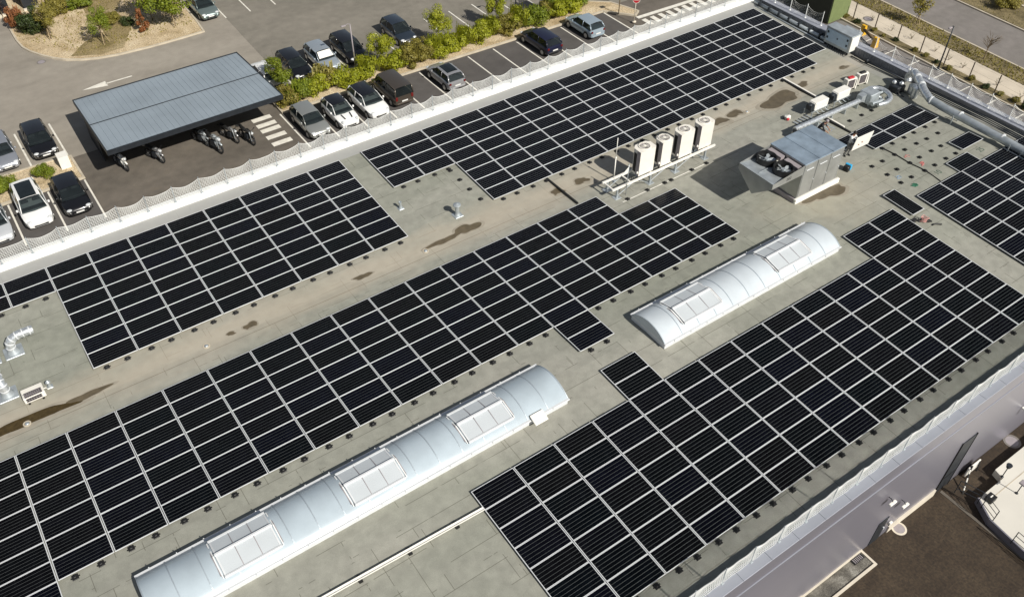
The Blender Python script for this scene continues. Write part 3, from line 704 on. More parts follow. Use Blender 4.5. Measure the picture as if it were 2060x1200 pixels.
# cable tray in front of long skylight, roof cables
t=thing('cable_tray','long white cable tray crossing the bare roof left of the front right array','cable tray',(3.4,16.6,zr(16.6)))
mb=MB(); L=6.85; a_=-0.03
Tt=Matrix.Rotation(math.atan2(-.2,6.8),4,'Z'); mb.box(-6,L,-.07,.07,.10,.13,Tt); mb.box(-6,L,-.07,-.055,.13,.17,Tt); mb.box(-6,L,.055,.07,.13,.17,Tt); mb.build('tray','white',t)
mb=MB()
for k in range(6): mb.mk(); mb.box(-5+k*2.1,-4.85+k*2.1,-.16,.16,0,.1,Tt)
mb.build_each('support_block','black',t)
def cable(name,pts,rad,m,label,cat='cable'):
    mb=MB(); mb.tube(smooth_path(pts,5),rad,6); tag(mb.build(name,m,None,True),label,cat)
t=thing('cable_duct','black covered cable duct joining the array by the net to the middle array','cable tray',(25.8,31.6,zr(31.6)))
mb=MB(); mb.prism([(-1.45,.07),(1.5,.03),(1.5,.12),(-1.45,.16)],-.05,.05,'x'); mb.build('duct_cover','black',t); mb=MB(); mb.box(.03,.09,-1.4,1.4,.02,.05); mb.build('edge_strip','white',t)
t=thing('cable_duct','black and cream cable duct running from the far array towards the outdoor units','cable tray',(45.85,31.4,zr(31.4)))
mb=MB(); mb.box(-.09,.03,-1.55,1.75,.03,.12); mb.build('duct_cover','black',t); mb=MB(); mb.box(.03,.16,-1.55,1.75,.02,.14); mb.build('side_strip','acw',t)
t=thing('cable_duct','black and cream cable duct behind the silver ventilation unit','cable tray',(44.25,27.0,zr(27)))
mb=MB(); mb.box(-.1,.02,-1.0,1.1,.03,.12); mb.build('duct_cover','black',t); mb=MB(); mb.box(.02,.15,-.4,1.1,.02,.14); mb.build('side_strip','acw',t)
cable('black_cable',[(44.32,23.9,zr(23.9)+.03),(44.38,22.73,zr(22.7)+.03),(44.3,21.7,zr(21.7)+.03),(44.36,20.7,zr(20.7)+.03),(44.2,19.5,zr(19.5)+.03)],.03,'black','black cable snaking through the grid of bare mounting feet')
cable('black_cable',[(41.3,16.9,zr(16.9)+.03),(42.2,16.95,zr(16.9)+.03),(43.4,17.0,zr(17)+.03)],.02,'black','black cable crossing the walkway between the two right arrays') if False else None
# painted marks and scribbles
def text(s_,x,y,sz,m,label,rz=0,up=(0,0),z=None,rx=0):
    cu=bpy.data.curves.new('mark','FONT'); cu.body=s_; cu.size=sz; cu.extrude=.001; cu.align_x='CENTER'; cu.align_y='CENTER'
    o=bpy.data.objects.new('mark',cu); me=bpy.data.meshes.new_from_object(o); bpy.data.objects.remove(o)
    me.materials.clear(); me.materials.append(M[m]); q=bpy.data.objects.new('painted_mark',me); COL.objects.link(q); q.location=(x,y,zr(y)+.006 if z is None else z); q.rotation_euler=(rx,0,rz)
    if label: tag(q,label,'painted mark')
    return q
M['markg']=mat('mark_green',(.02,.12,.07),.8,0,.1); M['markd']=mat('mark_dark',(.07,.11,.08),.8,0,.1); M['markr']=mat('mark_red',(.62,.22,.2),.8,0,.1); M['markb']=mat('mark_blue',(.25,.36,.5),.8,0,.1)
text('25',48.98,20.08,.5,'markd','dark numeral sprayed on the roof above the far right array'); text('10',44.83,20.12,.5,'markd','dark numeral sprayed on the roof left of the joined single panel')
def scribble(x,y,m,seed,label,s=.22,n=14,rad=.018):
    rg=random.Random(seed); P=[(x+rg.uniform(-s,s),y+rg.uniform(-s*.7,s*.7),zr(y)+.006) for _ in range(n)]
    mb=MB(); mb.tube(smooth_path(P,3),rad,4); tag(mb.build('painted_mark',m),label,'painted mark')
scribble(44.85,21.24,'markr',2,'brighter red paint scribble among the bare feet',.24,18,.016); scribble(44.79,22.28,'markr',5,'faint red paint scribble farther from the far right array',.22,10,.010)
scribble(42.64,20.13,'markg',3,'dark green paint scribble near the lone crosswise panel',.22,20,.03); scribble(42.57,21.16,'markb',4,'pale blue paint scribble among the bare feet',.22,12,.010)
# pink cord heap
t=thing('cord_heap','coil of pink cord and black strap beside the lone crosswise panel','cord',(40.3,17.8,zr(17.8)))
rg=random.Random(1); P=[(.22*math.cos(k*.9)*rg.uniform(.5,1.2),.2*math.sin(k*.9)*rg.uniform(.5,1.2),.03+.012*k) for k in range(26)]
mb=MB(); mb.tube(smooth_path(P,4),.02,5); mb.build('pink_cord','pink',t,True)
mb=MB(); mb.tube(smooth_path([(-.6,.5,.06),(-.4,.3,.1),(-.1,.05,.16),(.1,-.25,.14),(.3,-.3,.08),(.25,0,.1)],4),.035,6); mb.rbox(-.62,-.2,.2,.42,.0,.1,.02); mb.tube(smooth_path([(.15,-.5,.03),(.35,-.55,.05),(.6,-.75,.03)],4),.045,6); mb.build('black_strap','black',t,True)
t=thing('tool_bag','white and dark red tool bag on bare roof left of the foil duct','tool bag',(42.35,29.5,zr(29.5)))
mb=MB(); mb.rbox(-.2,.2,-.16,.16,.0,.26,.06); mb.build('bag_body','white',t); mb=MB(); mb.sphere((-.12,-.16,.1),.13,.1,.1); mb.build('side_pocket','signred',t,True); mb=MB(); mb.sphere((-.24,.05,.1),.08); mb.tube([(-.1,0,.26),(0,0,.36),(.1,0,.26)],.015,5); mb.build('strap','black',t)
t=thing('tool_bag','black tool bag with bright blue panel right of the ventilation unit','tool bag',(40.75,23.45,zr(23.4)),R(12))
mb=MB(); mb.rbox(-.24,.24,-.17,.17,0,.34,.05); mb.build('bag_body','black',t); mb=MB(); mb.rbox(.02,.2,-.19,.19,.3,.37,.02); mb.box(.0,.22,-.185,-.17,.05,.3); mb.build('blue_panel','blue',t)
# ================================================================ FOUR COOLING UNITS + FRAME
zb=zr(29.8)
t=thing('steel_support_frame','galvanised steel frame that carries the four tall cooling units','support frame',(31.6,29.8,zb))
mb=MB()
for y in (-.45,.42): mb.mk(); mb.box(-4.0,4.05,y-.05,y+.05,.60,.72)
for x in (-3.9,-2.6,-1.0,.6,2.2,3.6): mb.mk(); mb.box(x-.04,x+.04,-.4,.37,.63,.69)
mb.build_each('beam','white',t)
for x in (-3.6,-1.1,.9,3.3):
    for y in (-.45,.42):
        l=MB(); l.box(x-.05,x+.05,y-.05,y+.05,.04,.6); l.rbox(x-.22,x+.22,y-.2,y+.2,.002,.04,.01); l.build('leg','galv',t)
mb=MB()
for y in (-.45,.42):
    for x in (-3.6,-1.1,.9): mb.mk(); mb.tube([(x,y,.1),(x+1.1,y,.58)],.025,6); mb.mk(); mb.tube([(x+1.6,y,.58),(x+2.3,y,.15)],.02,6)
mb.build_each('brace','galv',t)
mb=MB(); rg=random.Random(4)
for k in range(9): x=-2.6+k*.7; mb.mk(); mb.tube(smooth_path([(x,-.2,.6),(x+.1,-.3,.35),(x+.35,-.1,.25),(x+.55,.1,.5)],4),.035,6)
mb.build_each('hose','black',t,True)
mb=MB(); mb.tube([(-3.6,-1.0,.03),(3.2,-.95,.03)],.02,6); mb.build('floor_pipe','white',t)
def ac(x0,x1,label):
    t=thing('cooling_unit',label,'cooling unit',((x0+x1)/2,29.88,zb+.722),0,'tall cream cooling units in a row on a steel frame')
    a=(x1-x0)/2; y0,y1,h=-.40,.40,1.62
    mb=MB(); mb.prism([(-a+.0,y0),(a-.1,y0),(a,y0+.1),(a,y1-.22),(a-.22,y1),(-a+.22,y1),(-a,y1-.22)],0,h,'z'); mb.build('casing','acw',t)
    mb=MB(); mb.box(-a-.006,-a-.0,y0+.30,y1-.26,.14,h-.25); 
    for k in range(12): zz=.18+k*.11; mb.box(-a-.03,-a-.006,y0+.31,y1-.28,zz,zz+.012)
    mb.build('side_louvre','black',t)
    mb=MB(); mb.box(-a-.008,-a-.001,y0+.01,y0+.29,.0,h-.01); mb.build('side_panel','acg',t)
    g=MB(); g.ring((0,0,h),.36,.31,0,.05,24)
    for k in range(16): an=math.pi*k/8; T=Matrix.Translation((0,0,h+.03))@Matrix.Rotation(an,4,'Z'); g.box(.07,.33,-.008,.008,0,.012,T)
    g.cyl((0,0,h),.09,.02,.07,14); g.build('fan_guard','acw',t)
    g=MB(); g.cyl((0,0,h),.315,.001,.004,24); g.build('fan_well','acg',t)
    g=MB()
    for k in range(3): an=2*math.pi*k/3+.4; T=Matrix.Translation((0,0,h+.008))@Matrix.Rotation(an,4,'Z')@Matrix.Rotation(.12,4,'X'); g.box(.06,.29,-.08,.08,0,.006,T)
    g.build('fan','black',t)
    g=MB(); g.box(a-.22,a-.12,y0-.006,y0-.001,.1,.2); g.build('label_plate','alu',t)
    g=MB(); g.sphere((-a-.06,y0+.06,.25),.06,.06,.09); g.build('valve','white',t,True)
for (a_,b_,l) in ((29.65,30.87,'first of four tall cream cooling units, nearest the thin mast'),(31.32,32.2,'second cooling unit from the left, the narrowest of four'),(32.77,33.91,'third cooling unit from the left in the row of four'),(34.38,35.5,'fourth cooling unit, farthest right, next to the round wet patches')): ac(a_,b_,l)
t=thing('antenna_mast','tall thin white mast standing behind the left end of the steel frame','mast',(28.95,30.75,zr(30.75)))
mb=MB(); mb.tube([(0,0,0),(0,0,1.6)],.035,8); mb.tube([(0,0,1.6),(0,0,2.95)],.022,8); mb.sphere((0,0,1.62),.06); mb.build('pole','white',t,True); mb=MB(); mb.rbox(-.15,.15,-.15,.15,.0,.05,.02); mb.build('foot','galv',t)
t=thing('flag_mast','short mast with a white pennant at the near left corner of frame','mast',(28.6,29.25,zr(29.2)))
mb=MB(); mb.tube([(0,0,0),(0,0,2.1)],.02,8); mb.sphere((0,0,2.1),.035); mb.build('pole','galv',t,True); mb=MB(); mb.prism([(0,1.95),(0,1.6),(-.42,1.55),(-.4,1.62)],-.004,.004,'y'); mb.build('pennant','white',t)
# ================================================================ BIG VENTILATION UNIT
zb=zr(24.2)
t=thing('rooftop_ventilation_unit','large silver ventilation unit with two black open fans on its hood','ventilation unit',(37.4,24.25,zb))
hx0,hx1=-1.65,1.68; y0,y1=-1.24,1.24
mb=MB(); mb.box(hx0,hx1,y0,y1,.36,2.62)
for k in range(3): x=hx0+.05+k*1.08; mb.rbox(x,x+1.02,y0-.02,y0-.001,.42,2.55,.02)
mb.build('body','steelbox',t)
mb=MB(); mb.rbox(hx0-.03,hx1+.05,y0-.05,y1+.05,2.62,2.67,.02); mb.box(-.55,-.53,y0-.05,y1+.05,2.671,2.69); mb.box(.6,.62,y0-.05,y1+.05,2.671,2.69); mb.build('roof_sheet','bluesteel',t)
mb=MB()
for k in range(3):
    x=hx0+.2+k*1.08; mb.tube([(x,y0-.05,2.2),(x+.6,y0-.05,2.2)],.022,6); mb.cyl((x+.85,y0-.03,1.3),.03,-.03,.01,10,'y')
mb.build('door_handle','alu',t)
for zz in (.02,.2):
    mb=MB().mk(); mb.rbox(hx0-.1,hx1+.3,y0-.12,y0+.06,zz,zz+.13,.02); mb.mk(); mb.rbox(hx0-.1,hx1+.3,y1-.06,y1+.12,zz,zz+.13,.02); mb.build_each('base_rail','white',t)
mb=MB().mk(); mb.rbox(hx0-.1,hx0+.1,y0+.06,y1-.06,.02,.33,.02); mb.mk(); mb.rbox(hx1-.1,hx1+.1,y0+.06,y1-.06,.02,.33,.02); mb.build_each('base_beam','acg',t)
# V-bottomed hood (extruded along X): heights at front and back differ
xf,xb=-4.08,hx0-.001
prof_f=[(y0,1.98),(0,.98),(y1,1.98),(y1,2.32),(y0,2.32)]
mb=MB(); vs=[(xf,y,z) for y,z in prof_f]+[(xb,y,z) for y,z in [(y0,1.98),(0,.98),(y1,1.98),(y1,2.60),(y0,2.60)]]
mb.add(vs,[(0,1,2,3,4),(0,5,6,1),(1,6,7,2),(2,7,8,3),(4,9,5,0)]); mb.build('hood','steelbox',t)
# hood deck sits lower than the side walls
mb=MB(); mb.add([(xf,y0,2.32),(xf,y1,2.32),(xf+.95,y1-.03,2.20),(xf+.95,y0+.03,2.20)],[(0,1,2,3)]); mb.add([(xf+.95,y0+.02,2.199),(xf+.95,y1-.02,2.199),(xb,y1-.02,2.06),(xb,y0+.02,2.06)],[(0,1,2,3)]); mb.box(xf+.2,xf+.9,-.02,.02,2.30,2.33)
mb.build('hood_deck','galv',t)
for k,yc in enumerate((-.6,.62)):
    cx=-2.62; f=MB(); f.ring((cx,yc,2.1),.56,.52,0,.46,32); f.build('fan_ring','black',t,'auto')
    f=MB()
    for q in range(5):
        an=2*math.pi*q/5+.5*k; T=Matrix.Translation((cx,yc,2.36))@Matrix.Rotation(an,4,'Z')@Matrix.Rotation(R(28),4,'X')
        f.prism([(.1,-.05),(.5,-.13),(.52,.05),(.35,.12),(.1,.05)],0,.012,'z',T)
    f.cyl((cx,yc,2.3),.12,0,.12,16); f.build('fan_blades','galv',t)
    f=MB(); f.cyl((cx,yc,2.1),.51,.0,.01,30); f.build('fan_well','black',t)
    f=MB(); f.box(-2.04,-1.72,yc-.5,yc+.5,2.08,2.5); f.build('coil_block','acg',t)
    f=MB(); f.prism([(-2.2,yc-.58),(-2.04,yc-.58),(-2.04,yc+.58),(-2.2,yc+.58),(-2.12,yc)],2.21,2.24); f.build('white_ledge','white',t)
cu=bpy.data.curves.new('t','FONT'); cu.body='202'; cu.size=.26; cu.extrude=.001; o=bpy.data.objects.new('t',cu); me=bpy.data.meshes.new_from_object(o); bpy.data.objects.remove(o); me.materials.clear(); me.materials.append(M['black'])
q=bpy.data.objects.new('lettering',me); COL.objects.link(q); q.parent=t; q.location=(-3.0,y0-.004,2.12); q.rotation_euler=(R(90),0,0)
# ================================================================ DUCTWORK RIGHT
zb=zr(27.5)
t=thing('foil_duct','long straight foil wrapped duct behind the silver ventilation unit','duct',(44,27.8,zb))
mb=MB(); mb.tube([(-2.95,.05,.5),(3.45,-.05,.5)],.16,18); mb.build('duct','duct',t,'auto')
mb=MB()
for x in (-2.2,-.9,.4,1.7,2.9): mb.mk(); mb.tube([(x-.03,0.03-.016*x,.5),(x+.03,.03-.016*x,.5)],.172,18); mb.box(x-.03,x+.03,-.15,.15,0,.34)
mb.build_each('duct_clamp','galv',t)
mb=MB(); mb.prism([(-3.3,-.1),(-2.9,.2),(-2.6,-.05),(-2.95,-.2)],.28,.5); mb.build('inlet_flap','black',t)
t=thing('duct_manifold','grey duct box with a looping silver pipe at its right','duct',(48.1,27.7,zb))
mb=MB(); mb.rbox(-.6,.35,-.45,.5,.25,.95,.05); mb.prism([(-1.1,.5),(-.6,.3),(-.6,.9),(-1.05,.85)],-.1,.3,'y'); mb.box(-.4,-.3,-.3,-.2,0,.25); mb.box(.1,.2,.2,.3,0,.25); mb.build('duct_box','galv',t)
mb=MB(); mb.tube(smooth_path([(.1,.4,.62),(.5,.5,.64),(.9,.3,.66),(1.1,-.1,.66),(1.05,-.6,.62),(.7,-1.0,.6),(.1,-1.15,.58),(-.5,-1.0,.55)],5),.15,14); mb.build('looping_pipe','duct',t,'auto')
mb=MB(); mb.tube(smooth_path([(.6,-.1,.55),(1.1,-.2,.55),(1.15,-.6,.5),(.6,-.75,.5)],5),.09,12); mb.tube([(-.6,-.62,.42),(.35,-.72,.42)],.14,12); mb.tube(smooth_path([(.2,.1,.5),(.55,.0,.45),(.7,-.25,.3)],3),.1,12); mb.sphere((.75,-.3,.25),.14); mb.build('inner_pipe','galv',t,'auto')
# mini split outdoor units on frame (white backs up)
def roofunit(x,y,label):
    z=zr(y); t=thing('outdoor_unit',label,'outdoor unit',(x,y,z))
    mb=MB(); mb.rbox(-.62,.62,-.28,.28,.42,.92,.03); mb.prism([(-.28,.46),(.28,.46),(.24,.86),(-.24,.86)],-.66,-.615,'x'); mb.build('casing','white',t)
    mb=MB(); mb.box(-.95,-.64,-.2,.2,.45,.78); mb.sphere((-.85,0,.78),.16,.16,.1); mb.build('fan_housing','darksteel',t)
    mb=MB()
    for sx in (-.85,.6):
        for sy in (-.3,.3): mb.box(sx-.025,sx+.025,sy-.025,sy+.025,0,.42)
    mb.box(-.95,.7,-.33,-.28,.36,.42); mb.box(-.95,.7,.28,.33,.36,.42)
    for sx in (-.5,-.1,.3): mb.tube([(sx,-.32,.36),(sx+.15,-.45,.2),(sx+.35,-.42,.1)],.03,6)
    mb.build('stand','galv',t)
roofunit(44.55,29.0,'white outdoor unit on a steel stand, nearer the tool bag')
roofunit(46.7,29.0,'white outdoor unit on a steel stand, next to the small grille units')
for (x,y,l,rc) in ((48.55,29.75,'small cream outdoor unit with dark red top beside the duct box',True),(49.75,29.75,'small cream outdoor unit with white hose, nearest the metal parapet',False)):
    t=splitunit(x,y,zr(y),R(-8),l,wd=.78,dp=.4,h=.72)
    mb=MB(); mb.rbox(-.2,.25,-.12,.12,.81,.9,.03); mb.build('top_cover','signred' if rc else 'black',t)
    mb=MB(); mb.tube(smooth_path([(.4,0,.8),(.62,-.02,.6),(.6,-.1,.25),(.35,-.3,.05)],4),.035,8); mb.build('hose','white',t,True)
t=thing('metal_panel_stack','fan of pale metal rails lying on the roof beneath the foil duct','metal rails',(43.1,28.4,zr(28.4)))
for k in range(5):
    mb=MB(); T=Matrix.Rotation(R(-86+k*1.0),4,'Z'); mb.box(-.6,1.6,-.8+k*.32,-.68+k*.32,.02,.06,T); mb.build('rail','galv',t)
# big duct to the right
t=thing('main_duct','thick grey round duct running along the right parapet','duct',(50.4,22,zr(22)))
P=[(1.64,5.64,.7),(1.45,5.35,.98),(1.15,4.9,.98),(.75,4.25,.86),(.35,3.65,.75),(.08,3.0,.62)]
mb=MB(); mb.tube(smooth_path(P,5),.25,20); mb.build('elbow','duct',t,'auto')
mb=MB(); mb.tube([(.08,3.02,.62),(0,2,.58),(-.05,0,.56),(-.05,-6,.42),(0,-13,.2)],.245,22); mb.build('duct','galv',t,'auto')
mb=MB()
for y,z in ((2.9,.62),(.75,.6),(-2.2,.54),(-5,.48)): mb.mk(); mb.tube([(0.02,y,z),(.02,y-.08,z)],.275,24)
for (p,q) in (((1.5,5.43,.93),(1.42,5.3,.99)),((1.15,4.9,.98),(1.07,4.77,.965)),((.75,4.25,.86),(.67,4.13,.84))): mb.mk(); mb.tube([p,q],.27,20)
mb.build_each('flange','alu',t,'auto')
mb=MB()
for y in (.9,-3,-7): mb.mk(); mb.box(-.4,-.33,y,y+.06,-.05,.6); mb.mk(); mb.box(.33,.4,y,y+.06,-.05,.6)
mb.build_each('stand','galv',t)
mb=MB(); mb.tube(smooth_path([(1.64,5.66,.72),(1.75,5.8,.4),(1.7,5.7,.1)],4),.24,18); mb.cyl((.85,4.75,0),.3,0.0,.5,20); mb.cyl((.45,4.3,0),.22,0,.62,16); mb.sphere((.45,4.3,.62),.22); mb.build('lower_bend','duct',t,'auto')
t=thing('valve_station','dark valve block with two shiny domes beside the duct elbow','valve',(50.85,27.75,zr(27.7)))
mb=MB(); mb.rbox(-.35,.5,-.45,.3,.0,.45,.06); mb.build('block','darksteel',t); mb=MB(); mb.sphere((-.15,.1,.62),.15); mb.sphere((.12,-.28,.62),.15); mb.build('dome','duct',t,True); mb=MB(); mb.tube(smooth_path([(-.2,-.9,.04),(-.5,-.7,.2),(-.3,-.5,.35),(.2,-.6,.1),(.6,-.9,.05)],4),.03,6); mb.build('cable','black',t)
mb=MB(); mb.tube([(-1.9,.05,.12),(-.3,.05,.12)],.03,6); mb.tube([(-1.9,.2,.12),(-.3,.2,.12)],.03,6); mb.build('pipe_pair','black',t)
# conduits along the east parapet
t=thing('parapet_conduit','grey conduit with black clamps along the foot of the far parapet','conduit',(52.3,38,zr(38)))
mb=MB(); mb.tube([(.05,4.0,.25),(.0,-3.0,.12)],.13,12); mb.tube([(-.3,3.6,.12),(-.32,-3.2,.0)],.05,8); mb.build('conduit','galv',t,True)
mb=MB()
for k in range(7): mb.mk(); y=3.4-k*1.0; mb.box(-.17,.2,y-.06,y+.06,.0,.42)
mb.build_each('clamp','darksteel',t)
t=thing('parapet_conduit','thin dark conduit at the parapet foot between cabinet and duct elbow','conduit',(52.35,30,zr(30)))
mb=MB(); mb.tube([(.1,2.4,.1),(.1,-2.0,.15)],.06,8); mb.tube([(-.15,2.5,.05),(-.1,-2.0,.1)],.04,8); mb.box(-.02,.14,1.2,1.4,0,.3); mb.build('conduit','darksteel',t,True)
t=thing('parapet_conduit','bundle of grey cables between the thick duct and parapet','conduit',(51.6,20,zr(20)))
mb=MB()
for k in range(4): mb.tube([(.1+k*.2,6.5,.12),(.15+k*.2,2,.16),(.1+k*.2,-4,.1),(.12+k*.2,-11,-.2)],.035,6)
mb.build('cable_run','darksteel',t,True)
# electrical cabinet at the far corner
t=thing('electrical_cabinet','grey metal switch cabinet on legs at the far roof corner','cabinet',(52.75,33.8,zr(33.8)))
mb=MB(); mb.rbox(-.72,.18,-1.12,1.1,.22,1.42,.03); mb.build('housing','galv',t)
mb=MB(); mb.rbox(-.745,-.721,-.95,.95,.42,1.30,.01); mb.build('door','skytint_door',t)  # door front tinted with the sky it reflects
mb=MB(); mb.box(-.76,-.745,-.05,.05,.8,.9)
for y in (-.85,.85): mb.box(-.77,-.745,y-.06,y+.06,.6,.75); mb.box(-.77,-.745,y-.06,y+.06,1.0,1.15)
mb.build('hinge','darksteel',t)
mb=MB(); mb.rbox(-.74,.22,-1.14,1.12,1.421,1.45,.02); mb.rbox(.2,.75,-.9,.5,1.0,1.3,.02); mb.build('canopy_sheet','galv',t)
mb=MB(); mb.prism([(-.70,.3),(.15,.3),(.15,1.35),(-.7,1.35)],-1.16,-1.125,'y'); mb.build('side_panel','white',t)
mb=MB()
for x in (-.6,.08):
    for y in (-1,.98): mb.box(x-.04,x+.04,y-.04,y+.04,0,.28)
for k in range(9): mb.tube(smooth_path([(-.6,-.9+k*.2,.3),(-.75,-1+k*.2,.15),(-.95,-1.1+k*.2,.05)],3),.03,6)
mb.build('leg_and_cables','black',t)
# ================================================================ SAFETY NETS
def net(name,label,P0,P1,z0,h,step,sag,leanv,skip=0,seed=1,start=0.0,cell=.10,rad=.0085,vr=.45):
    rg=random.Random(seed); t=thing(name,label,'safety net',tuple(P0)+(z0,)); A=Vector((*P0,z0)); Bv=Vector((*P1,z0)); L=(Bv-A).length; T=(Bv-A).normalized(); NV=Vector((-T.y,T.x,0)); UP=Vector((0,0,1))
    n=int(L/step); posts=[start+i*step for i in range(n+1) if start+i*step<=L]
    sg=[sag*rg.uniform(.55,1.25) for _ in range(len(posts)+1)]
    def topz(s):
        k=int((s-start)//step); f=((s-start)/step)%1; q=sg[min(max(k,0),len(sg)-1)]
        return h-q*4*f*(1-f)
    def belly(s,v):
        f=((s-start)/step)%1; return .10*math.sin(math.pi*f)*math.sin(math.pi*v)*leanv
    def pt(s,v): return T*s+NV*(belly(s,v)+.012*math.sin(s*7.3+v*5))+UP*(topz(s)*v+.01*math.sin(s*11+v*3)*(1-v))
    mb=MB(); nv=int(h/cell)
    def strand(pts,r_):
        vs=[];fs=[]
        for p in pts: vs+=[p+NV*r_,p+UP*r_*.0+T*r_,p-NV*r_] if False else [p+NV*r_*1.1,p+(UP-NV*.6)*r_,p+(-UP-NV*.6)*r_]
        for i in range(len(pts)-1):
            for j in range(3): jj=(j+1)%3; fs.append((i*3+j,i*3+jj,i*3+3+jj,i*3+3+j))
        mb.add(vs,fs)
    def strandv(pts,r_):
        vs=[];fs=[]
        for p in pts: vs+=[p+NV*r_*1.1,p+(T-NV*.6)*r_,p+(-T-NV*.6)*r_]
        for i in range(len(pts)-1):
            for j in range(3): jj=(j+1)%3; fs.append((i*3+j,i*3+jj,i*3+3+jj,i*3+3+j))
        mb.add(vs,fs)
    ns=int(L/.12)
    for k in range(nv+1): strand([pt(L*i/ns,k/nv) for i in range(ns+1)],rad*1.15 if k<nv else rad*1.7)
    m=int(L/cell)
    for i in range(m+1): strandv([pt(L*i/m,q/5) for q in range(6)],rad*vr)
    mb.build('mesh',M['net'],t)
    for s_ in posts:
        p=MB(); q=T*s_; p.tube([q+UP*-.05,q+UP*(h+.08)],.024,8); p.rbox(q.x-.07,q.x+.07,q.y-.07,q.y+.07,-.04,.03,.01); p.build('post','net' if P0[0]>50 else 'galv',t)
    return t
net('safety_net','white safety net sagging between posts on the parapet beside the car park',(-11.25,42.45),(51.0,42.45),.50,1.0,1.52,.20,1,seed=3,start=.0,rad=.0088)
net('safety_net','white safety net along the near parapet above the yard',(-3,8.60),(52.4,8.60),.49,1.0,1.52,.15,1.0,seed=8,start=.42,cell=.10,rad=.0115,vr=.6)
net('safety_net','white safety net on the far parapet where mesh hangs densely',(53.15,8.9),(53.15,26.9),.50,.98,1.5,.2,1,seed=5,start=.1,rad=.008)
net('safety_net','sagging safety net with white posts on the far parapet near cabinet',(53.15,26.95),(53.15,34.0),.50,.98,1.5,.35,1,seed=6,start=.0,cell=.12,rad=.003)
net('safety_net','dark meshed safety net at the far corner in front of green container',(53.15,36.2),(53.15,42.4),.50,.98,1.5,.3,1,seed=9,start=.0,cell=.12,rad=.003)
# ================================================================ PEOPLE
def skin_body(name,joints,edges,m,parent,root=0,sub=2):
    me=bpy.data.meshes.new(name); me.from_pydata([j[0] for j in joints],edges,[])
    o=bpy.data.objects.new(name,me); COL.objects.link(o)
    md=o.modifiers.new('s','SKIN'); md.use_smooth_shade=True
    sv=me.skin_vertices[0].data
    for i,j in enumerate(joints): 
        rr=j[1] if isinstance(j[1],tuple) else (j[1],j[1]); sv[i].radius=rr; sv[i].use_root=(i==root)
    o.modifiers.new('u','SUBSURF').levels=sub; o.modifiers['u'].render_levels=sub
    dg=bpy.context.evaluated_depsgraph_get(); ev=o.evaluated_get(dg); m2=bpy.data.meshes.new_from_object(ev); bpy.data.objects.remove(o)
    m2.materials.clear()
    for q in (m if isinstance(m,list) else [m]): m2.materials.append(M[q])
    q=bpy.data.objects.new(name,m2); COL.objects.link(q); q.parent=parent; return q
def person(x,y,rz,label,pose,shirt,trs,cap=False,z=None):
    t=thing('person',label,'person',(x,y,zr(y) if z is None else z),rz)
    J=pose
    b=skin_body('body',[(J['pelvis'],(.15,.11)),(J['belly'],(.14,.10)),(J['chest'],(.17,.12)),(J['neck'],.055),(J['headb'],.085),(J['headt'],.09),
        (J['shl'],.07),(J['ell'],.045),(J['wrl'],.032),(J['shr'],.07),(J['elr'],.045),(J['wrr'],.032),
        (J['hipl'],.10),(J['knl'],.068),(J['anl'],.045),(J['tol'],.045),(J['hipr'],.10),(J['knr'],.068),(J['anr'],.045),(J['tor'],.045)],
        [(0,1),(1,2),(2,3),(3,4),(4,5),(2,6),(6,7),(7,8),(2,9),(9,10),(10,11),(0,12),(12,13),(13,14),(14,15),(0,16),(16,17),(17,18),(18,19)],['skin',shirt,trs,'black'],t)
    V=Vector; zc=V(J['pelvis']).z
    for p in b.data.polygons:
        c=p.center; dl=min((c-V(J[k])).length for k in ('wrl','wrr')); dh=min((c-V(J['headb'])).length,(c-V(J['headt'])).length)
        df=min((c-V(J[k])).length for k in ('tol','tor','anl','anr'))
        legd=min((c-V(J[k])).length for k in ('knl','knr','hipl','hipr')); tor=min((c-V(J[k])).length for k in ('belly','chest','shl','shr'))
        if dh<.155: p.material_index=0
        elif df<.10: p.material_index=3
        elif dl<.20: p.material_index=0
        elif tor<legd: p.material_index=1
        else: p.material_index=2
    for k,s_ in (('wrl','ell'),('wrr','elr')):
        W=V(J[k]); D=(W-V(J[s_])).normalized(); A=D.cross(V((0,0,1))).normalized() if abs(D.z)<.95 else V((1,0,0)); Bn=A.cross(D)
        mb=MB(); mb.tube([W-D*.01,W+D*.05,W+D*.09],[.028,.04,.036],8)
        for q in range(4):
            o_=A*(-.03+.02*q); ln=(.06,.075,.07,.055)[q]; mb.tube([W+D*.08+o_,W+D*(.08+ln*.5)+o_-Bn*.01,W+D*(.08+ln*.8)+o_-Bn*.035],[.010,.009,.007],6)
        mb.tube([W+D*.03+A*.035,W+D*.06+A*.06,W+D*.09+A*.055],[.012,.011,.008],6); mb.build('hand','skin',t,True)
    hb=(V(J['headb'])+V(J['headt']))/2; up=(V(J['headt'])-V(J['headb'])).normalized()
    mb=MB(); mb.sphere(tuple(hb+up*.055+V((0,.015,0))),.105,.112,.095,14,9); mb.build('cap' if cap else 'hair','acg' if cap else 'hair',t,True)
    fy=J.get('face',V((0,-1,0))); fy=V(fy)
    mb=MB(); mb.sphere(tuple(hb+fy*.105-up*.02),.016,.02,.022,8,6); mb.sphere(tuple(hb-up*.01+fy.cross(up)*.1),.015,.02,.03,8,6); mb.sphere(tuple(hb-up*.01-fy.cross(up)*.1),.015,.02,.03,8,6); mb.build('nose_and_ears','skin',t,True)
    mb=MB()
    for s_ in (-1,1): mb.sphere(tuple(hb+fy*.095+up*.02+fy.cross(up)*.035*s_),.012,.01,.009,8,5)
    mb.sphere(tuple(hb+fy*.098-up*.06),.025,.008,.006,8,5); mb.build('eyes_and_mouth','hair',t,True)
    return t
V=Vector
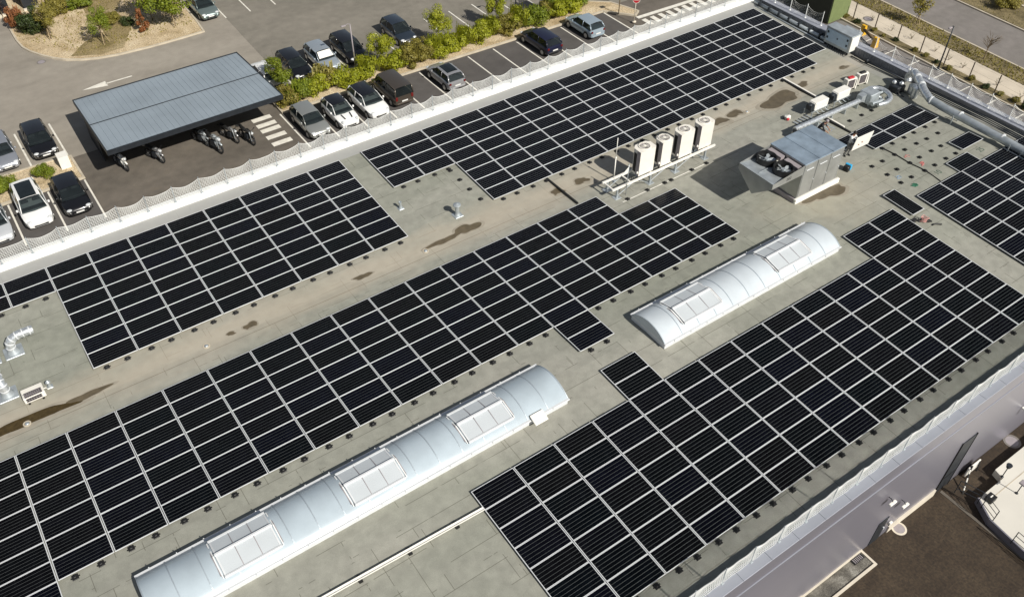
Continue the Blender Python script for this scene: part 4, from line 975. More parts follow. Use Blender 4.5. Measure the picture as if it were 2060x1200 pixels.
pose1=dict(pelvis=V((0,.02,.92)),belly=V((0,0,1.08)),chest=V((.02,-.04,1.32)),neck=V((.02,-.06,1.5)),headb=V((.02,-.08,1.58)),headt=V((.02,-.1,1.7)),
    shl=V((.2,-.04,1.42)),ell=V((.36,-.16,1.18)),wrl=V((.42,-.38,1.12)),shr=V((-.17,-.04,1.42)),elr=V((-.16,-.2,1.15)),wrr=V((.12,-.4,1.02)),
    hipl=V((.11,.02,.86)),knl=V((.14,-.06,.48)),anl=V((.12,.02,.08)),tol=V((.14,-.16,.04)),hipr=V((-.11,.02,.86)),knr=V((-.13,-.02,.48)),anr=V((-.16,.1,.08)),tor=V((-.17,-.08,.04)),face=V((.5,-.86,0)))
person(41.95,24.45,0,'person in a white shirt and grey trousers carrying a white backed panel',pose1,'tshirt','trousers')
mb=MB(); T=Matrix.Rotation(R(2),4,'Y')@Matrix.Rotation(R(6),4,'X'); mb.rbox(-.45,1.12,-.02,.02,-.47,.47,.01,T); cp=mb.build('carried_panel','white',None,False,(42.1,24.02,zr(24)+1.12)); tag(cp,'white backed solar panel held upright by the standing worker','solar panel')
mb=MB(); mb.box(-.44,1.11,.022,.03,-.45,.45,T); mb.build('cell_face','cells',cp)
pose2=dict(pelvis=V((0,.25,.62)),belly=V((0,.15,.78)),chest=V((0,-.02,1.0)),neck=V((0,-.14,1.14)),headb=V((0,-.19,1.22)),headt=V((0,-.23,1.34)),
    shl=V((.19,-.04,1.06)),ell=V((.28,-.22,.84)),wrl=V((.2,-.42,.7)),shr=V((-.19,-.04,1.06)),elr=V((-.28,-.2,.84)),wrr=V((-.15,-.42,.68)),
    hipl=V((.12,.22,.58)),knl=V((.17,-.2,.5)),anl=V((.15,.05,.08)),tol=V((.16,-.12,.04)),hipr=V((-.12,.22,.58)),knr=V((-.17,-.2,.5)),anr=V((-.15,.05,.08)),tor=V((-.16,-.12,.04)))
person(42.15,26.75,R(25),'person in a dark shirt and cap bending behind the silver ventilation unit',pose2,'dark_cloth','dark_cloth',True)
# ================================================================ CARS
def car(x,yend,heading,kind,col,label,roofc=None,L=4.1,W=1.74,H=1.46,metal=.0,stripes=False,shade=False,pano=False):
    # local frame: front at -Y ; heading 0: front faces camera side (-Y), 1: rear faces -Y
    t=thing('parked_car',label,'car',(x,yend+L/2,G+.02 if True else G),0 if heading==0 else math.pi,'cars parked in the marked bays')
    pm=carpaint('car_paint',col,metal); hw=W/2; f=-L/2; bk=L/2
    van=kind=='van'; sedan=kind=='sedan'
    # stations: y, ztop, halfwidth
    hood=.86 if not van else .98; belt=.95 if not van else 1.02
    tail=belt if not sedan else .98
    st=[(f,.52,.62),(f+.06,.64,.80),(f+.22,.74,.90),(f+.5,hood-.05,.97),(f+.95,hood+.03,1.0),(f+1.25,belt-.03,1.0),(f+1.9,belt,1.0),(bk-1.2,belt+.02,1.0),(bk-.6,tail+.02,.985),(bk-.22,tail-.02,.95),(bk-.06,tail-.12,.88),(bk,.62,.76)]
    mb=MB(); rows=[]
    for (y,zt,wf) in st:
        w_=hw*wf; zb_=.24 if f+.1<y<bk-.1 else .30; zs=min(zt-.05,.72)
        rows.append([(0,y,zt+.02),(w_*.45,y,zt+.015),(w_*.80,y,zt-.02),(w_*.93,y,zt-.07),(w_,y,(zt-.07)*.55+zs*.45),(w_,y,.45),(w_*.985,y,.32),(w_*.9,y,zb_)])
    vs=[]; n=8
    for rw in rows: vs+=[Vector(p) for p in rw]+[Vector((-p[0],p[1],p[2])) for p in rw]
    fs=[]
    for i in range(len(rows)-1):
        for j in range(n-1):
            a=i*16+j; b=a+16; fs.append((a,b,b+1,a+1)); a+=8;b+=8; fs.append((a,a+1,b+1,b))
    for e_ in (0,len(rows)-1):
        o_=e_*16; 
        for j in range(n-1): fs.append((o_+j,o_+j+1,o_+8+j+1,o_+8+j))
    mb.add(vs,fs)
    # roof + pillars greenhouse
    ws=f+(1.05 if not van else .85); ts=f+(1.75 if not van else 1.35); 
    tr=bk-(.45 if not van else .12); te=bk-(.13 if not van else .03)
    if sedan: tr,te=bk-1.15,bk-.62
    if kind=='suv': tr,te=bk-.35,bk-.1
    hb,ht=hw*.93,hw*.72 if not van else hw*.80
    zb0=belt-.02
    def prof(y,top):  # roof height along length
        k=(y-ts)/(tr-ts); return H-.14*(k-.4)**2
    ys=[ts+(tr-ts)*k/5 for k in range(6)]
    body=mb.build('body',pm,t,'auto')
    rf=MB(); vs=[]
    for y in ys:
        z=prof(y,1); vs+=[(-ht-.03,y,z-.06),(-ht*.8,y,z-.01),(0,y,z+.015),(ht*.8,y,z-.01),(ht+.03,y,z-.06)]
    fs=[(i*5+j,i*5+j+1,(i+1)*5+j+1,(i+1)*5+j) for i in range(5) for j in range(4)]
    rf.add(vs,fs); rm=pm if roofc is None else carpaint('car_roof_paint',roofc)
    rf.build('roof',rm,t,True)
    zt0=prof(ts,1)-.06; zt1=prof(tr,1)-.06
    # pillars
    pl=MB()
    def bar(p,q,wd=.045):
        pl.mk(); pl.tube([p,q],wd,5)
    for s_ in (-1,1):
        bar((s_*hb*.97,ws,zb0+.02),(s_*(ht+.01),ts,zt0),.035); bar((s_*hb*.95,te,zb0+.02),(s_*(ht+.01),tr,zt1),.06)
        bar((s_*hb*.99,(ts+tr)/2,zb0),(s_*(ht+.035),(ts+tr)/2,prof((ts+tr)/2,1)-.07),.03)
        bar((s_*(ht+.02),ts,zt0),(s_*(ht+.02),tr,zt1),.032)
    pl.build_each('pillar',pm,t,True)
    g=MB(); g.add([(-hb*.95,ws,zb0),(hb*.95,ws,zb0),(ht,ts,zt0+.03),(0,ts,zt0+.062),(-ht,ts,zt0+.03),(0,ws-.1,zb0+.01)],[(0,5,3,4),(5,1,2,3)]); wsn=g.build('windscreen','cglass',t,True)
    if shade:
        s=MB(); k=.06; s.add([(-hb*.8,ws+.1,zb0+.085),(hb*.8,ws+.1,zb0+.085),(ht*.9,ts-.08,zt0+.0),(-ht*.9,ts-.08,zt0+.0)],[(0,1,2,3)]); 
        for v_i in range(4): s.v[v_i]=(s.v[v_i][0],s.v[v_i][1]-.03,s.v[v_i][2]+.05)
        s.build('sunshade','white',t)
    g=MB(); g.add([(-hb*.93,te,zb0+.03),(hb*.93,te,zb0+.03),(ht,tr,zt1+.03),(-ht,tr,zt1+.03)],[(0,1,2,3)]); g.build('rear_window','cglass',t)
    for s_ in (-1,1):
        g=MB(); g.add([(s_*hb*1.0,ws+.06,zb0),(s_*hb*1.0,te-.02,zb0),(s_*(ht+.02),tr,zt1),(s_*(ht+.02),ts+.02,zt0)],[(0,1,2,3)]); g.build('side_window','cglass',t)
        g=MB(); g.rbox(s_*(hw+.02) if s_>0 else -(hw+.16),(hw+.16) if s_>0 else -(hw+.02),ws+.32,ws+.44,belt+.0,belt+.14,.03); g.build('wing_mirror',pm,t)
    for s_ in (-1,1):
        for yy in ((ws+ts)/2+.75,(ws+ts)/2+1.65):
            g=MB(); g.rbox(s_*.36-.23,s_*.36+.23,yy-.06,yy+.08,belt+.03,belt+.20,.04); g.rbox(s_*.36-.12,s_*.36+.12,yy-.04,yy+.06,belt+.20,belt+.33,.03); g.build('seat','seat',t)
    g=MB(); g.rbox(-hb*.9,hb*.9,ws+.12,ws+.5,belt+.0,belt+.06,.03); g.build('dashboard','black',t)
    # wheels
    for s_ in (-1,1):
        for yy in (f+.78,bk-.72):
            wl=MB(); wl.cyl((s_*(hw-.10),yy,.31),.31,-.105,.105,22,'x'); wo=wl.build('wheel','rubber',t,'auto')
            wl=MB(); xo=s_*(hw+.006); wl.cyl((xo,yy,.31),.20,-.012,.012,16,'x'); wl.build('rim','rim',wo)
            wl=MB(); 
            pts=[(yy+.37*math.cos(a_),.31+.37*math.sin(a_)) for a_ in [math.pi*k/12 for k in range(13)]]
            wl.add([(s_*(hw*1.002),p[0],p[1]) for p in pts]+[(s_*(hw*1.002),yy-.37,.27),(s_*(hw*1.002),yy+.37,.27)],[tuple(range(13))+(13,14)]); wl.build('wheel_arch','black',t)
    for s_ in (-1,1):
        g=MB(); g.sphere((s_*hw*.68,f+.20,.655 if kind!='mini' else .70),.20 if kind!='mini' else .13,.14,.085 if kind!='mini' else .12,12,8); g.build('headlight','lamp',t,True)
        g=MB(); g.rbox(min(s_*hw*.66,s_*hw*.9),max(s_*hw*.66,s_*hw*.88),bk-.09,bk+.0,.70,.86 if not van else 1.0,.03); g.build('tail_light','red',t)
    g=MB(); g.rbox(-hw*.5,hw*.5,f-.012,f+.06,.33,.45,.02); g.build('grille','black',t)
    g=MB(); g.box(-.26,.26,f-.025,f-.013,.44,.54); g.build('number_plate','plate',t)
    g=MB(); g.box(-.26,.26,bk+.003,bk+.015,.52,.63); g.build('number_plate','plate',t)
    g=MB(); g.rbox(-hw*.8,hw*.8,bk-.1,bk+.03,.34,.46,.03); g.build('rear_bumper','black' if not metal else pm,t)
    if stripes:
        g=MB()
        for s_ in (-1,1):
            g.mk(); g.add([(s_*.28-.05,f+.34,.815),(s_*.28+.05,f+.34,.815),(s_*.31+.05,f+.52,.86),(s_*.31-.05,f+.52,.86),(s_*.36+.05,f+.95,.93),(s_*.36-.05,f+.95,.93)],[(0,1,2,3),(3,2,4,5)])
        g.build_each('bonnet_stripe','black',t)
    if pano:
        g=MB(); Y_=[ts+.04+(tr-.35-ts)*k/6 for k in range(7)]; g.add([(xx,y,prof(y,1)+zz) for y in Y_ for xx,zz in ((-ht*.78,.004),(0,.027),(ht*.78,.004))],[(i*3+j,i*3+j+1,i*3+4+j,i*3+3+j) for i in range(6) for j in range(2)]); g.build('glass_roof','glass',t)
    return t
silver=(.40,.42,.41); grey=(.30,.32,.31); white_=(.80,.80,.78); black_=(.006,.006,.007); navy=(.012,.014,.035); sky_=(.42,.50,.55)
car(20.5,53.95,0,'hatch',(.36,.37,.35),'silver grey hatchback beside the zebra stripes, nose towards the net',metal=.5)
car(22.95,53.95,0,'mini',white_,'small white car with black roof and two black bonnet stripes',roofc=black_,L=3.75,W=1.7,stripes=True)
car(25.5,53.85,0,'hatch',white_,'white hatchback with black roof between the striped car and brown van',roofc=black_,L=4.25,W=1.8)
car(27.95,54.45,1,'van',(.085,.07,.055),'tall grey brown van parked with its rear towards the net',L=4.3,W=1.8,H=1.8,metal=.4)
car(32.65,54.05,1,'hatch',(.42,.42,.43),'silver hatchback alone in its bay, rear towards the net, dark sunroof',L=3.9,metal=.5,pano=True)
car(42.65,54.2,1,'hatch',navy,'dark navy car with its shiny rear towards the net',L=4.3,W=1.8,H=1.5)
car(47.6,54.45,1,'hatch',(.36,.44,.50),'pale blue hatchback near the stop sign, rear towards the net',L=4.0,W=1.72,metal=.3)
car(20.55,62.55,1,'hatch',white_,'white car behind the small tree at the corner of the shelter',L=4.1)
car(23.1,62.35,0,'hatch',black_,'black car behind the hedge, next to the white one',L=4.2)
car(25.6,62.25,0,'hatch',(.38,.43,.47),'silver blue car behind the hedge with a bright sunshade in its windscreen',L=4.2,metal=.4,shade=True)
car(28.15,62.3,0,'suv',black_,'black car behind the hedge, beside the thin lamp post',L=4.3,W=1.8,H=1.52)
car(33.2,62.75,0,'hatch',(.02,.028,.04),'dark blue hatchback alone behind the hedge',L=4.0,W=1.72,H=1.55)
car(.45,54.9,0,'suv',white_,'white sport utility car with dark glass roof at the left',L=4.45,W=1.83,H=1.6,pano=True)
car(2.95,54.75,0,'hatch',black_,'glossy black car in the near row beside the white sport utility car',L=4.1,W=1.78)
car(-2.1,54.5,0,'hatch',(.62,.64,.66),'pale silver car cut by the left picture edge, nose towards the net',L=4.1,metal=.3)
car(2.8,62.9,0,'hatch',black_,'black car left of the shelter with a white card in its windscreen',L=4.2,W=1.78)
car(.15,62.85,0,'hatch',(.36,.38,.42),'silver car behind the small planted strip at the left edge',L=4.2,metal=.5)
car(20.75,77.1,0,'sedan',(.20,.25,.24),'grey green saloon beside the planted island at the top',L=4.5,W=1.78,metal=.5)
car(25.6,79.4,0,'hatch',black_,'black car cut by the top picture edge',L=4.2)
# ================================================================ SHELTER + MOTORCYCLES
t=thing('motorcycle_shelter','long open shelter with pale blue grey ribbed metal roof','shelter',(12.4,60.7,G))
xa,xb_=-6.35,6.4; yf,yk,zf,zk=-4.4,4.55,3.25,2.68
def sz(y): return zf+(zk-zf)*(y-yf)/(yk-yf)
mb=MB(); mb.add([(xa,yf,zf),(xb_,yf,zf),(xb_,yk,zk),(xa,yk,zk),(xa,yf,zf-.05),(xb_,yf,zf-.05),(xb_,yk,zk-.05),(xa,yk,zk-.05)],[(0,1,2,3),(7,6,5,4)])
k=xa+.15
while k<xb_-.1:
    mb.add([(k-.018,yf,zf),(k+.018,yf,zf),(k+.018,yk,zk),(k-.018,yk,zk),(k-.010,yf,zf+.022),(k+.010,yf,zf+.022),(k+.010,yk,zk+.022),(k-.010,yk,zk+.022)],[(4,5,6,7),(0,4,7,3),(1,2,6,5),(0,1,5,4),(3,7,6,2)]); k+=.42
mb.build('roof_sheet','canopy',t)
ym=-.05; mb=MB(); mb.box(xa,xb_,ym-.02,ym+.02,sz(ym)+.03,sz(ym)+.07); mb.build('lap_joint','darksteel',t)
mb=MB(); mb.box(xa-.06,xb_+.06,yf-.08,yf-.001,zf-.32,zf+.06); mb.box(xa-.06,xb_+.06,yk+.001,yk+.08,zk-.3,zk+.06)
for xx in (xa-.06,xb_+.001): 
    mb.add([(xx,yf,zf+.06),(xx+.06,yf,zf+.06),(xx+.06,yk,zk+.06),(xx,yk,zk+.06),(xx,yf,zf-.32),(xx+.06,yf,zf-.32),(xx+.06,yk,zk-.3),(xx,yk,zk-.3)],[(0,1,2,3),(4,7,6,5),(0,3,7,4),(1,5,6,2),(0,4,5,1),(2,6,7,3)])
mb.build('fascia','darksteel',t)
for x in (-6.1,-2.0,2.1,6.15):
    l=MB(); l.box(x-.07,x+.07,2.6,2.74,0,sz(2.6)-.05); l.build('post','darksteel',t)
    l=MB(); l.box(x-.05,x+.05,-3.9,4.3,sz(-3.9)-.55,sz(4.3)-.06) if False else l.tube([(x,yf+.1,zf-.15),(x,yk-.1,zk-.15)],.07,6); l.tube([(x,2.6,1.3),(x,-1.5,sz(-1.5)-.15)],.05,6); l.build('rafter','darksteel',t)
for x in (-6.25,):
    l=MB()
    for k in range(8): l.box(x-.02,x+.02,-.3+k*.5,-.26+k*.5,.1,2.4)
    l.box(x-.03,x+.03,-.4,3.3,.1,.14); l.box(x-.03,x+.03,-.4,3.3,2.36,2.4); l.box(x-.005,x+.005,-.35,3.25,.14,2.36); l.build('side_screen','darksteel',t)
l=MB(); l.box(-6.1,6.15,2.75,2.79,.1,2.3); l.build('back_screen','darksteel',t)
def moto(x,y,rz,label,body,full=True,s=1.0):
    t=thing('motorcycle',label,'motorcycle',(x,y,G+.012),rz,'motorcycles parked at the shelter'); t.rotation_euler=(0,R(8),rz); t.scale=(s*1.08,)*3; t.location.y-=.25
    for yy,nm in ((0,'front_wheel'),(1.38,'rear_wheel')):
        w_=MB(); Q=[(0,yy+.27*math.cos(a_),.32+.27*math.sin(a_)) for a_ in [2*math.pi*k/20 for k in range(21)]]; w_.tube(Q,.055,8,False); wo=w_.build(nm,'rubber',t,True)
        w_=MB(); w_.cyl((0,yy,.32),.07,-.05,.05,12,'x')
        for k in range(6): a_=math.pi*k/3; w_.tube([(0,yy,.32),(0,yy+.24*math.cos(a_),.32+.24*math.sin(a_))],.014,5)
        w_.build('rim','rim',wo)
    m=MB(); 
    for s_ in (-.09,.09): m.tube([(s_,0,.32),(s_,.18,.80),(s_,.24,.95)],.028,8)
    m.build('fork','galv',t,True)
    m=MB(); m.tube(smooth_path([(-.38,.42,1.02),(-.2,.28,1.0),(0,.26,.98),(.2,.28,1.0),(.38,.42,1.02)],4),.016,8); m.sphere((-.3,.22,1.16),.06,.03,.04); m.sphere((.3,.22,1.16),.06,.03,.04); m.tube([(-.27,.3,1.01),(-.3,.22,1.14)],.01,5); m.tube([(.27,.3,1.01),(.3,.22,1.14)],.01,5); m.build('handlebar','black',t,True)
    m=MB(); m.tube([(0,.28,.82),(0,.42,.86),(0,.62,.88),(0,.78,.80)],[.07,.14,.16,.10],12); m.tube([(0,-.22,.62),(0,0,.68),(0,.2,.64)],[.05,.07,.04],10)
    if full: m.tube([(0,.05,.78),(0,.16,.88),(0,.3,.84)],[.08,.17,.12],12); m.tube([(0,.16,.4),(0,.3,.62),(0,.4,.7)],[.1,.16,.14],10)
    m.build('tank_and_fairing',body,t,True)
    m=MB(); m.tube([(0,.75,.80),(0,1.0,.80),(0,1.3,.86),(0,1.55,.9)],[.09,.13,.12,.06],12); m.build('seat','black',t,True)
    m=MB(); m.rbox(-.13,.13,.42,.86,.3,.66,.05); m.tube([(.13,.5,.35),(.16,.8,.25),(.17,1.5,.35)],.045,8); m.tube([(0,.9,.45),(0,1.38,.33)],.04,6); m.build('engine','darksteel',t)
    m=MB(); m.sphere((0,.02,.9),.10,.08,.09,12,8); m.build('headlight','lamp',t,True)
    m=MB(); m.rbox(-.2,.2,1.5,1.75,.82,.9,.03); m.build('rear_rack',body if full else 'black',t)
moto(7.05,58.55,R(14),'white scooter-like motorcycle at the left end under the shelter edge','white')
moto(9.5,58.1,R(22),'silver sports motorcycle, second from the left under the shelter','rim')
moto(13.45,56.85,R(14),'big silver touring motorcycle standing out in the sun','galv',True,1.15)
moto(13.0,58.3,R(20),'grey motorcycle tucked right behind the big touring one','galv',True,1.0)
moto(14.95,57.45,R(18),'silver naked motorcycle between the touring and the black one','rim',False)
moto(15.85,56.5,R(12),'black motorcycle nearest the zebra stripes','black',False)
# ================================================================ STREET FURNITURE
def lamp_post(x,y,h,label,m='darksteel',arm=.5,rz=0):
    t=thing('lamp_post',label,'lamp post',(x,y,G+.05),rz)
    mb=MB(); mb.tube([(0,0,0),(0,0,h)],[.07,.045],10); mb.cyl((0,0,0),.11,0,.25,12); mb.build('pole',m,t,True)
    mb=MB(); mb.tube([(0,0,h),(-arm*.5,0,h+.08),(-arm,0,h+.02)],.03,6); mb.build('arm',m,t,True)
    mb=MB(); mb.rbox(-arm-.35,-arm+.05,-.09,.09,h-.02,h+.06,.03); mb.build('lamp_head','acg',t)
lamp_post(27.2,61.4,4.3,'thin grey lamp post rising behind the hedge beside the black car','acg',.45)
lamp_post(67.95,33.95,3.9,'black lamp post standing on the border beyond the far parapet','darksteel',.35)
lamp_post(43.6,61.5,3.6,'dark lamp post at the top between two hedge bushes','darksteel',.3)
t=thing('no_entry_sign','round red no entry sign with white bar on a pale post','road sign',(52.3,55.05,G+.08))
mb=MB(); mb.tube([(0,0,0),(0,0,2.3)],.035,8); mb.cyl((0,0,0),.2,0,.1,14); mb.build('post','kerbw',t,True)
Ts=Matrix.Translation((0,-.04,2.15))@Matrix.Rotation(R(-35),4,'Z')@Matrix.Rotation(R(90),4,'X')
def disc(rad,z0,z1,mname,nm):
    mb=MB(); mb.cyl((0,0,0),rad,z0,z1,28); mb.v=[tuple(Ts@Vector(v)) for v in mb.v]; mb.build(nm,mname,t)
disc(.34,-.01,.01,'white','sign_face'); disc(.30,.0101,.016,'signred','red_disc')
mb=MB(); mb.box(-.21,.21,-.05,.05,.0162,.021,Ts); mb.build('white_bar','white',t)
t=thing('sign_post','brown post with a small bare board beside the no entry sign','sign',(52.2,57.1,G+.08))
mb=MB(); mb.tube([(0,0,0),(0,0,1.9)],.045,8); mb.build('post','bark',t,True); mb=MB(); mb.rbox(-.25,.25,-.03,.0,1.5,1.85,.02); mb.build('board','bark',t)
for k,(x,y) in enumerate([(69.62,46.6),(69.43,44.11),(69.39,41.66),(69.2,39.09),(69.06,36.59),(68.85,34.06),(68.68,31.51),(68.58,29.03),(68.36,26.49),(68.2,23.9),(68.05,21.4)]):
    if k==0: FT=thing('wire_fence','brown post and wire fence along the sandy path beyond the far parapet','fence',(0,0,G))
    mb=MB(); mb.box(x-.035,x+.035,y-.035,y+.035,0,1.62); mb.build('post','fencep',FT)
    if k:
        mb=MB()
        for zz in (.4,.9,1.5): mb.tube([(x,y,zz),(ox_,oy_,zz)],.004,4)
        mb.build('wire','fencep',FT)
    ox_,oy_=x,y
# green container
t=thing('green_container','tall olive green container with one side darkened as shade beyond the far corner','container',(68.1,47.3,G))
mb=MB(); mb.box(-1.3,1.35,-2.5,2.6,.05,2.75); mb.build('body','green',t)
mb=MB(); mb.box(-1.35,-1.301,-2.4,2.5,.1,2.65); mb.cur=1; mb.box(-1.37,-1.351,.2,.5,1.5,2.2); mb.build('shade_side',['shadegreen','acg'],t)  # side turned from the sun, its shade put into the colour
mb=MB(); mb.rbox(-1.35,1.4,-2.55,2.65,2.751,2.85,.02); mb.build('lid','acg',t)
t=thing('yellow_barrier','two yellow frames joined by a dark bar on the lot behind the cabinet','barrier',(67.3,40.6,G),R(0))
for y0_,x0_ in ((1.1,.45),(-1.0,-.55)):
    mb=MB(); mb.prism([(-.3,0),(.3,0),(.12,.9),(-.12,.9)],y0_-.2,y0_+.2,'y'); mb.v=[(v[0]+x0_,v[1],v[2]) for v in mb.v]; mb.build('yellow_frame','yellow',t)
mb=MB(); mb.tube([(.45,1.1,.55),(-.55,-1.0,.55)],.14,10); mb.build('bar','bark',t,True)
# manholes
for (x,y,z,rr,l,rim) in ((29.0,7.95,GS,.28,'round manhole with pale rim close to the grey facade',True),(38.4,7.85,GS,.34,'round manhole in the dark strip near the right edge',False),(6.0,78.2,G,.28,'round drain cover at the island kerb, top left',False),(70.6,43.3,G+.05,.36,'round drain cover on the sandy path',False)):
    t=thing('manhole_cover',l,'manhole',(x,y,z+.002))
    mb=MB(); mb.ring((0,0,0),rr*1.35,rr,0,.015,26); mb.build('rim','kerbw' if rim else 'asph_road',t); mb=MB(); mb.cyl((0,0,0),rr*.99,0,.01,26); mb.build('lid','acg',t)
# ================================================================ SOUTH YARD
mb=MB(); mb.box(22.2,26.5,7.30,7.42,GS-.05,GS+.1); mb.box(26.38,26.5,7.421,8.2,GS-.05,GS+.1); struct('kerb',mb,'kerbw')
sheet('gravel_bed',[(14,7.42),(26.38,7.42),(26.38,8.2),(14,8.2)],GS+.03,'stones'); mb=MB(); mb.box(12,22.2,7.30,7.42,GS-.05,GS+.1); struct('kerb',mb,'kerbw')
t=thing('gravel_drain_box','black square grate lying in the gravel strip below the facade','grate',(25.95,8.0,GS+.035)); mb=MB(); mb.box(-.35,.35,-.12,.15,0,.05); mb.build('frame','black',t); mb=MB()
for k in range(6): mb.box(-.28+k*.1,-.24+k*.1,-.1,.13,.05,.06)
mb.build('slat','acg',t)
# pale terrace with ramp wall
t=thing('terrace_slab','pale raised terrace slab right of the ramp','terrace',(33,0,GS))
mb=MB(); mb.prism([(.42,6.66),(2.45,6.66),(2.6,7.2),(30,7.2),(30,-30),(-.6,-30),(-.42,3.7),(-.2,5.6)],-.05,.45); mb.build('slab','terr',t)
mb=MB(); mb.prism([(-.68,-30),(-.601,-30),(-.421,3.7),(-.201,5.6),(.419,6.66),(.36,6.72),(-.28,5.64),(-.5,3.7)],-.05,.47); mb.build('side_wall','clad',t)
mb=MB(); mb.prism([(.9,6.3),(30,6.3),(30,6.26),(.9,6.26)],.451,.46); mb.build('shade_line','kerb',t)  # darker strip painted as a shadow band across the slab
def low_lamp(x,y,label,square):
    t=thing('terrace_lamp',label,'terrace lamp',(x,y,GS+.451))
    mb=MB(); mb.tube([(0,0,0),(0,0,.85)],.025,8); mb.cyl((0,0,0),.08,0,.03,12); mb.build('pole','darksteel',t,True)
    mb=MB()
    if square: mb.rbox(-.17,.17,-.15,.15,.85,.93,.02)
    else: mb.cyl((0,0,.8),.10,0,.2,16,r1=.15)
    mb.build('lamp_head','acg' if square else 'darksteel',t)
low_lamp(35.5,6.75,'low terrace lamp with a dark round head, nearer the facade',False); low_lamp(35.2,5.75,'low terrace lamp with a flat square head, farther from the facade',True)
mb=MB(); t=thing('terrace_railing','thin black metal railing along the edge of the pale terrace','railing',(33,0,GS+.3))
Pr=[(-.25,7.35),(.05,5.8),(-.42,4.3),(-.42,2.6)]
Pr=[(-.2,7.6),(.15,6.55)],[(.10,6.3),(-.2,5.5)],[(-.48,4.3),(-.55,3.2)],[(-.58,2.9),(-.7,-2)]
for q in Pr:
    n_=max(2,int((Vector(q[1])-Vector(q[0])).length/1.2)+1)
    for k in range(n_):
        p=Vector(q[0]).lerp(Vector(q[1]),k/(n_-1)); l=MB(); l.tube([(p.x,p.y,0),(p.x,p.y,1.0)],.022,6); l.build('post','darksteel',t)
    for zz in (.35,.68,1.0): l=MB(); l.tube([(*q[0],zz),(*q[1],zz)],.018,6); l.build('rail','darksteel',t)
t=thing('black_crate','small black crate on the terrace edge behind the railing','crate',(33.75,6.3,GS+.451)); mb=MB(); mb.rbox(-.22,.22,-.2,.2,0,.3,.02); mb.build('box','black',t); mb=MB(); mb.box(-.1,.1,-.03,.03,.301,.31); mb.build('tag','white',t)
t=thing('white_board','white board leaning on the facade right of the tall dark door','board',(34.75,8.0,GS)); mb=MB(); mb.rbox(-.55,.45,-.1,-.03,.15,.85,.01); mb.build('board','white',t)
mb=MB(); mb.tube([(-.5,-.2,0),(-.4,-.12,1.0)],.03,6); mb.tube([(.4,-.2,0),(.35,-.12,.8)],.03,6); mb.build('leg','darksteel',t)
t=thing('striped_post','leaning black and white striped pole near the tall dark door','pole',(33.3,7.7,GS))
for k in range(7):
    mb=MB(); a0=Vector((.0,-.35,.0)).lerp(Vector((1.1,.25,.9)),k/7); a1=Vector((.0,-.35,.0)).lerp(Vector((1.1,.25,.9)),(k+1)/7); mb.tube([a0,a1],.035,6); mb.build('band','white' if k%2 else 'black',t)
sheet('threshold_slab',[(31.5,6.75),(35.4,6.75),(35.4,8.2),(31.5,8.2)],GS+.008,'asph_yard')
mb=MB(); mb.box(32.45,32.62,-20,8.1,GS,GS+.03); struct('kerb_line',mb,'asph')
# ================================================================ VEGETATION
def leaves(mb,c,rx,ry,rz,n,s,rg,clumps=9):
    cl=[]
    for _ in range(clumps):
        while True:
            p=Vector((rg.uniform(-1,1),rg.uniform(-1,1),rg.uniform(-1,1)))
            if p.length<.85: break
        cl.append((p,rg.uniform(.25,.48)))
    for k in range(n):
        p,rad=cl[rg.randrange(len(cl))]
        dv=Vector((rg.gauss(0,1),rg.gauss(0,1),rg.gauss(0,1))); dv.normalize(); q=p+dv*rad*rg.uniform(.6,1.08)
        P=Vector((c[0]+q.x*rx,c[1]+q.y*ry,c[2]+q.z*rz))
        if P.z<.02: continue
        nr=(dv+Vector((rg.uniform(-.7,.7),rg.uniform(-.7,.7),rg.uniform(-.2,.9)))).normalized()
        a=nr.orthogonal().normalized(); b=nr.cross(a); an=rg.uniform(0,6.28); a,b=a*math.cos(an)+b*math.sin(an),b*math.cos(an)-a*math.sin(an)
        l=s*rg.uniform(.7,1.4); mb.add([P-a*l,P-b*l*.5,P+a*l,P+b*l*.5],[(0,1,2,3)])
def shrub_mesh(seed,n=5200,s=.050,rz=.5,up=False):
    rg=random.Random(seed); mb=MB(); leaves(mb,(0,0,.58),.86,.74,.62,n,s,rg,20)
    if up:
        for k in range(70):
            x,y=rg.uniform(-.5,.5),rg.uniform(-.5,.5); h=rg.uniform(.7,1.35)
            for q in range(9): z=h*(.45+.06*q); mb.add([(x-.05,y,z),(x,y-.03,z+.05),(x+.05,y+.01,z+.02),(x,y+.03,z-.03)],[(0,1,2,3)])
    return mb
def stems_mesh(seed):
    rg=random.Random(seed); mb=MB()
    for k in range(7): x,y=rg.uniform(-.45,.45),rg.uniform(-.4,.4); mb.tube([(x*.3,y*.3,0),(x*.7,y*.7,.35),(x,y,.8)],[.02,.014,.006],5)
    return mb
SH={}
for m in ('leafA','leafB','leafC','leafO','leafR'):
    for v in range(2): SH[m,v]=(shrub_mesh(11+v*7+len(m)+ord(m[-1]),up=(v==1)).mesh('foliage',m),stems_mesh(3+v).mesh('stem','bark'))
def shrub(x,y,s,m,v,label,group=None,z=G+.09,sz_=1.0,rz=None):
    fm,sm=SH[m,v]
    o=bpy.data.objects.new('shrub',fm); COL.objects.link(o); o.location=(x,y,z); o.rotation_euler=(0,0,rnd.uniform(0,6.28) if rz is None else rz); o.scale=(s,s,s*sz_); tag(o,label,'shrub',group)
    q=bpy.data.objects.new('stem',sm); COL.objects.link(q); q.parent=o
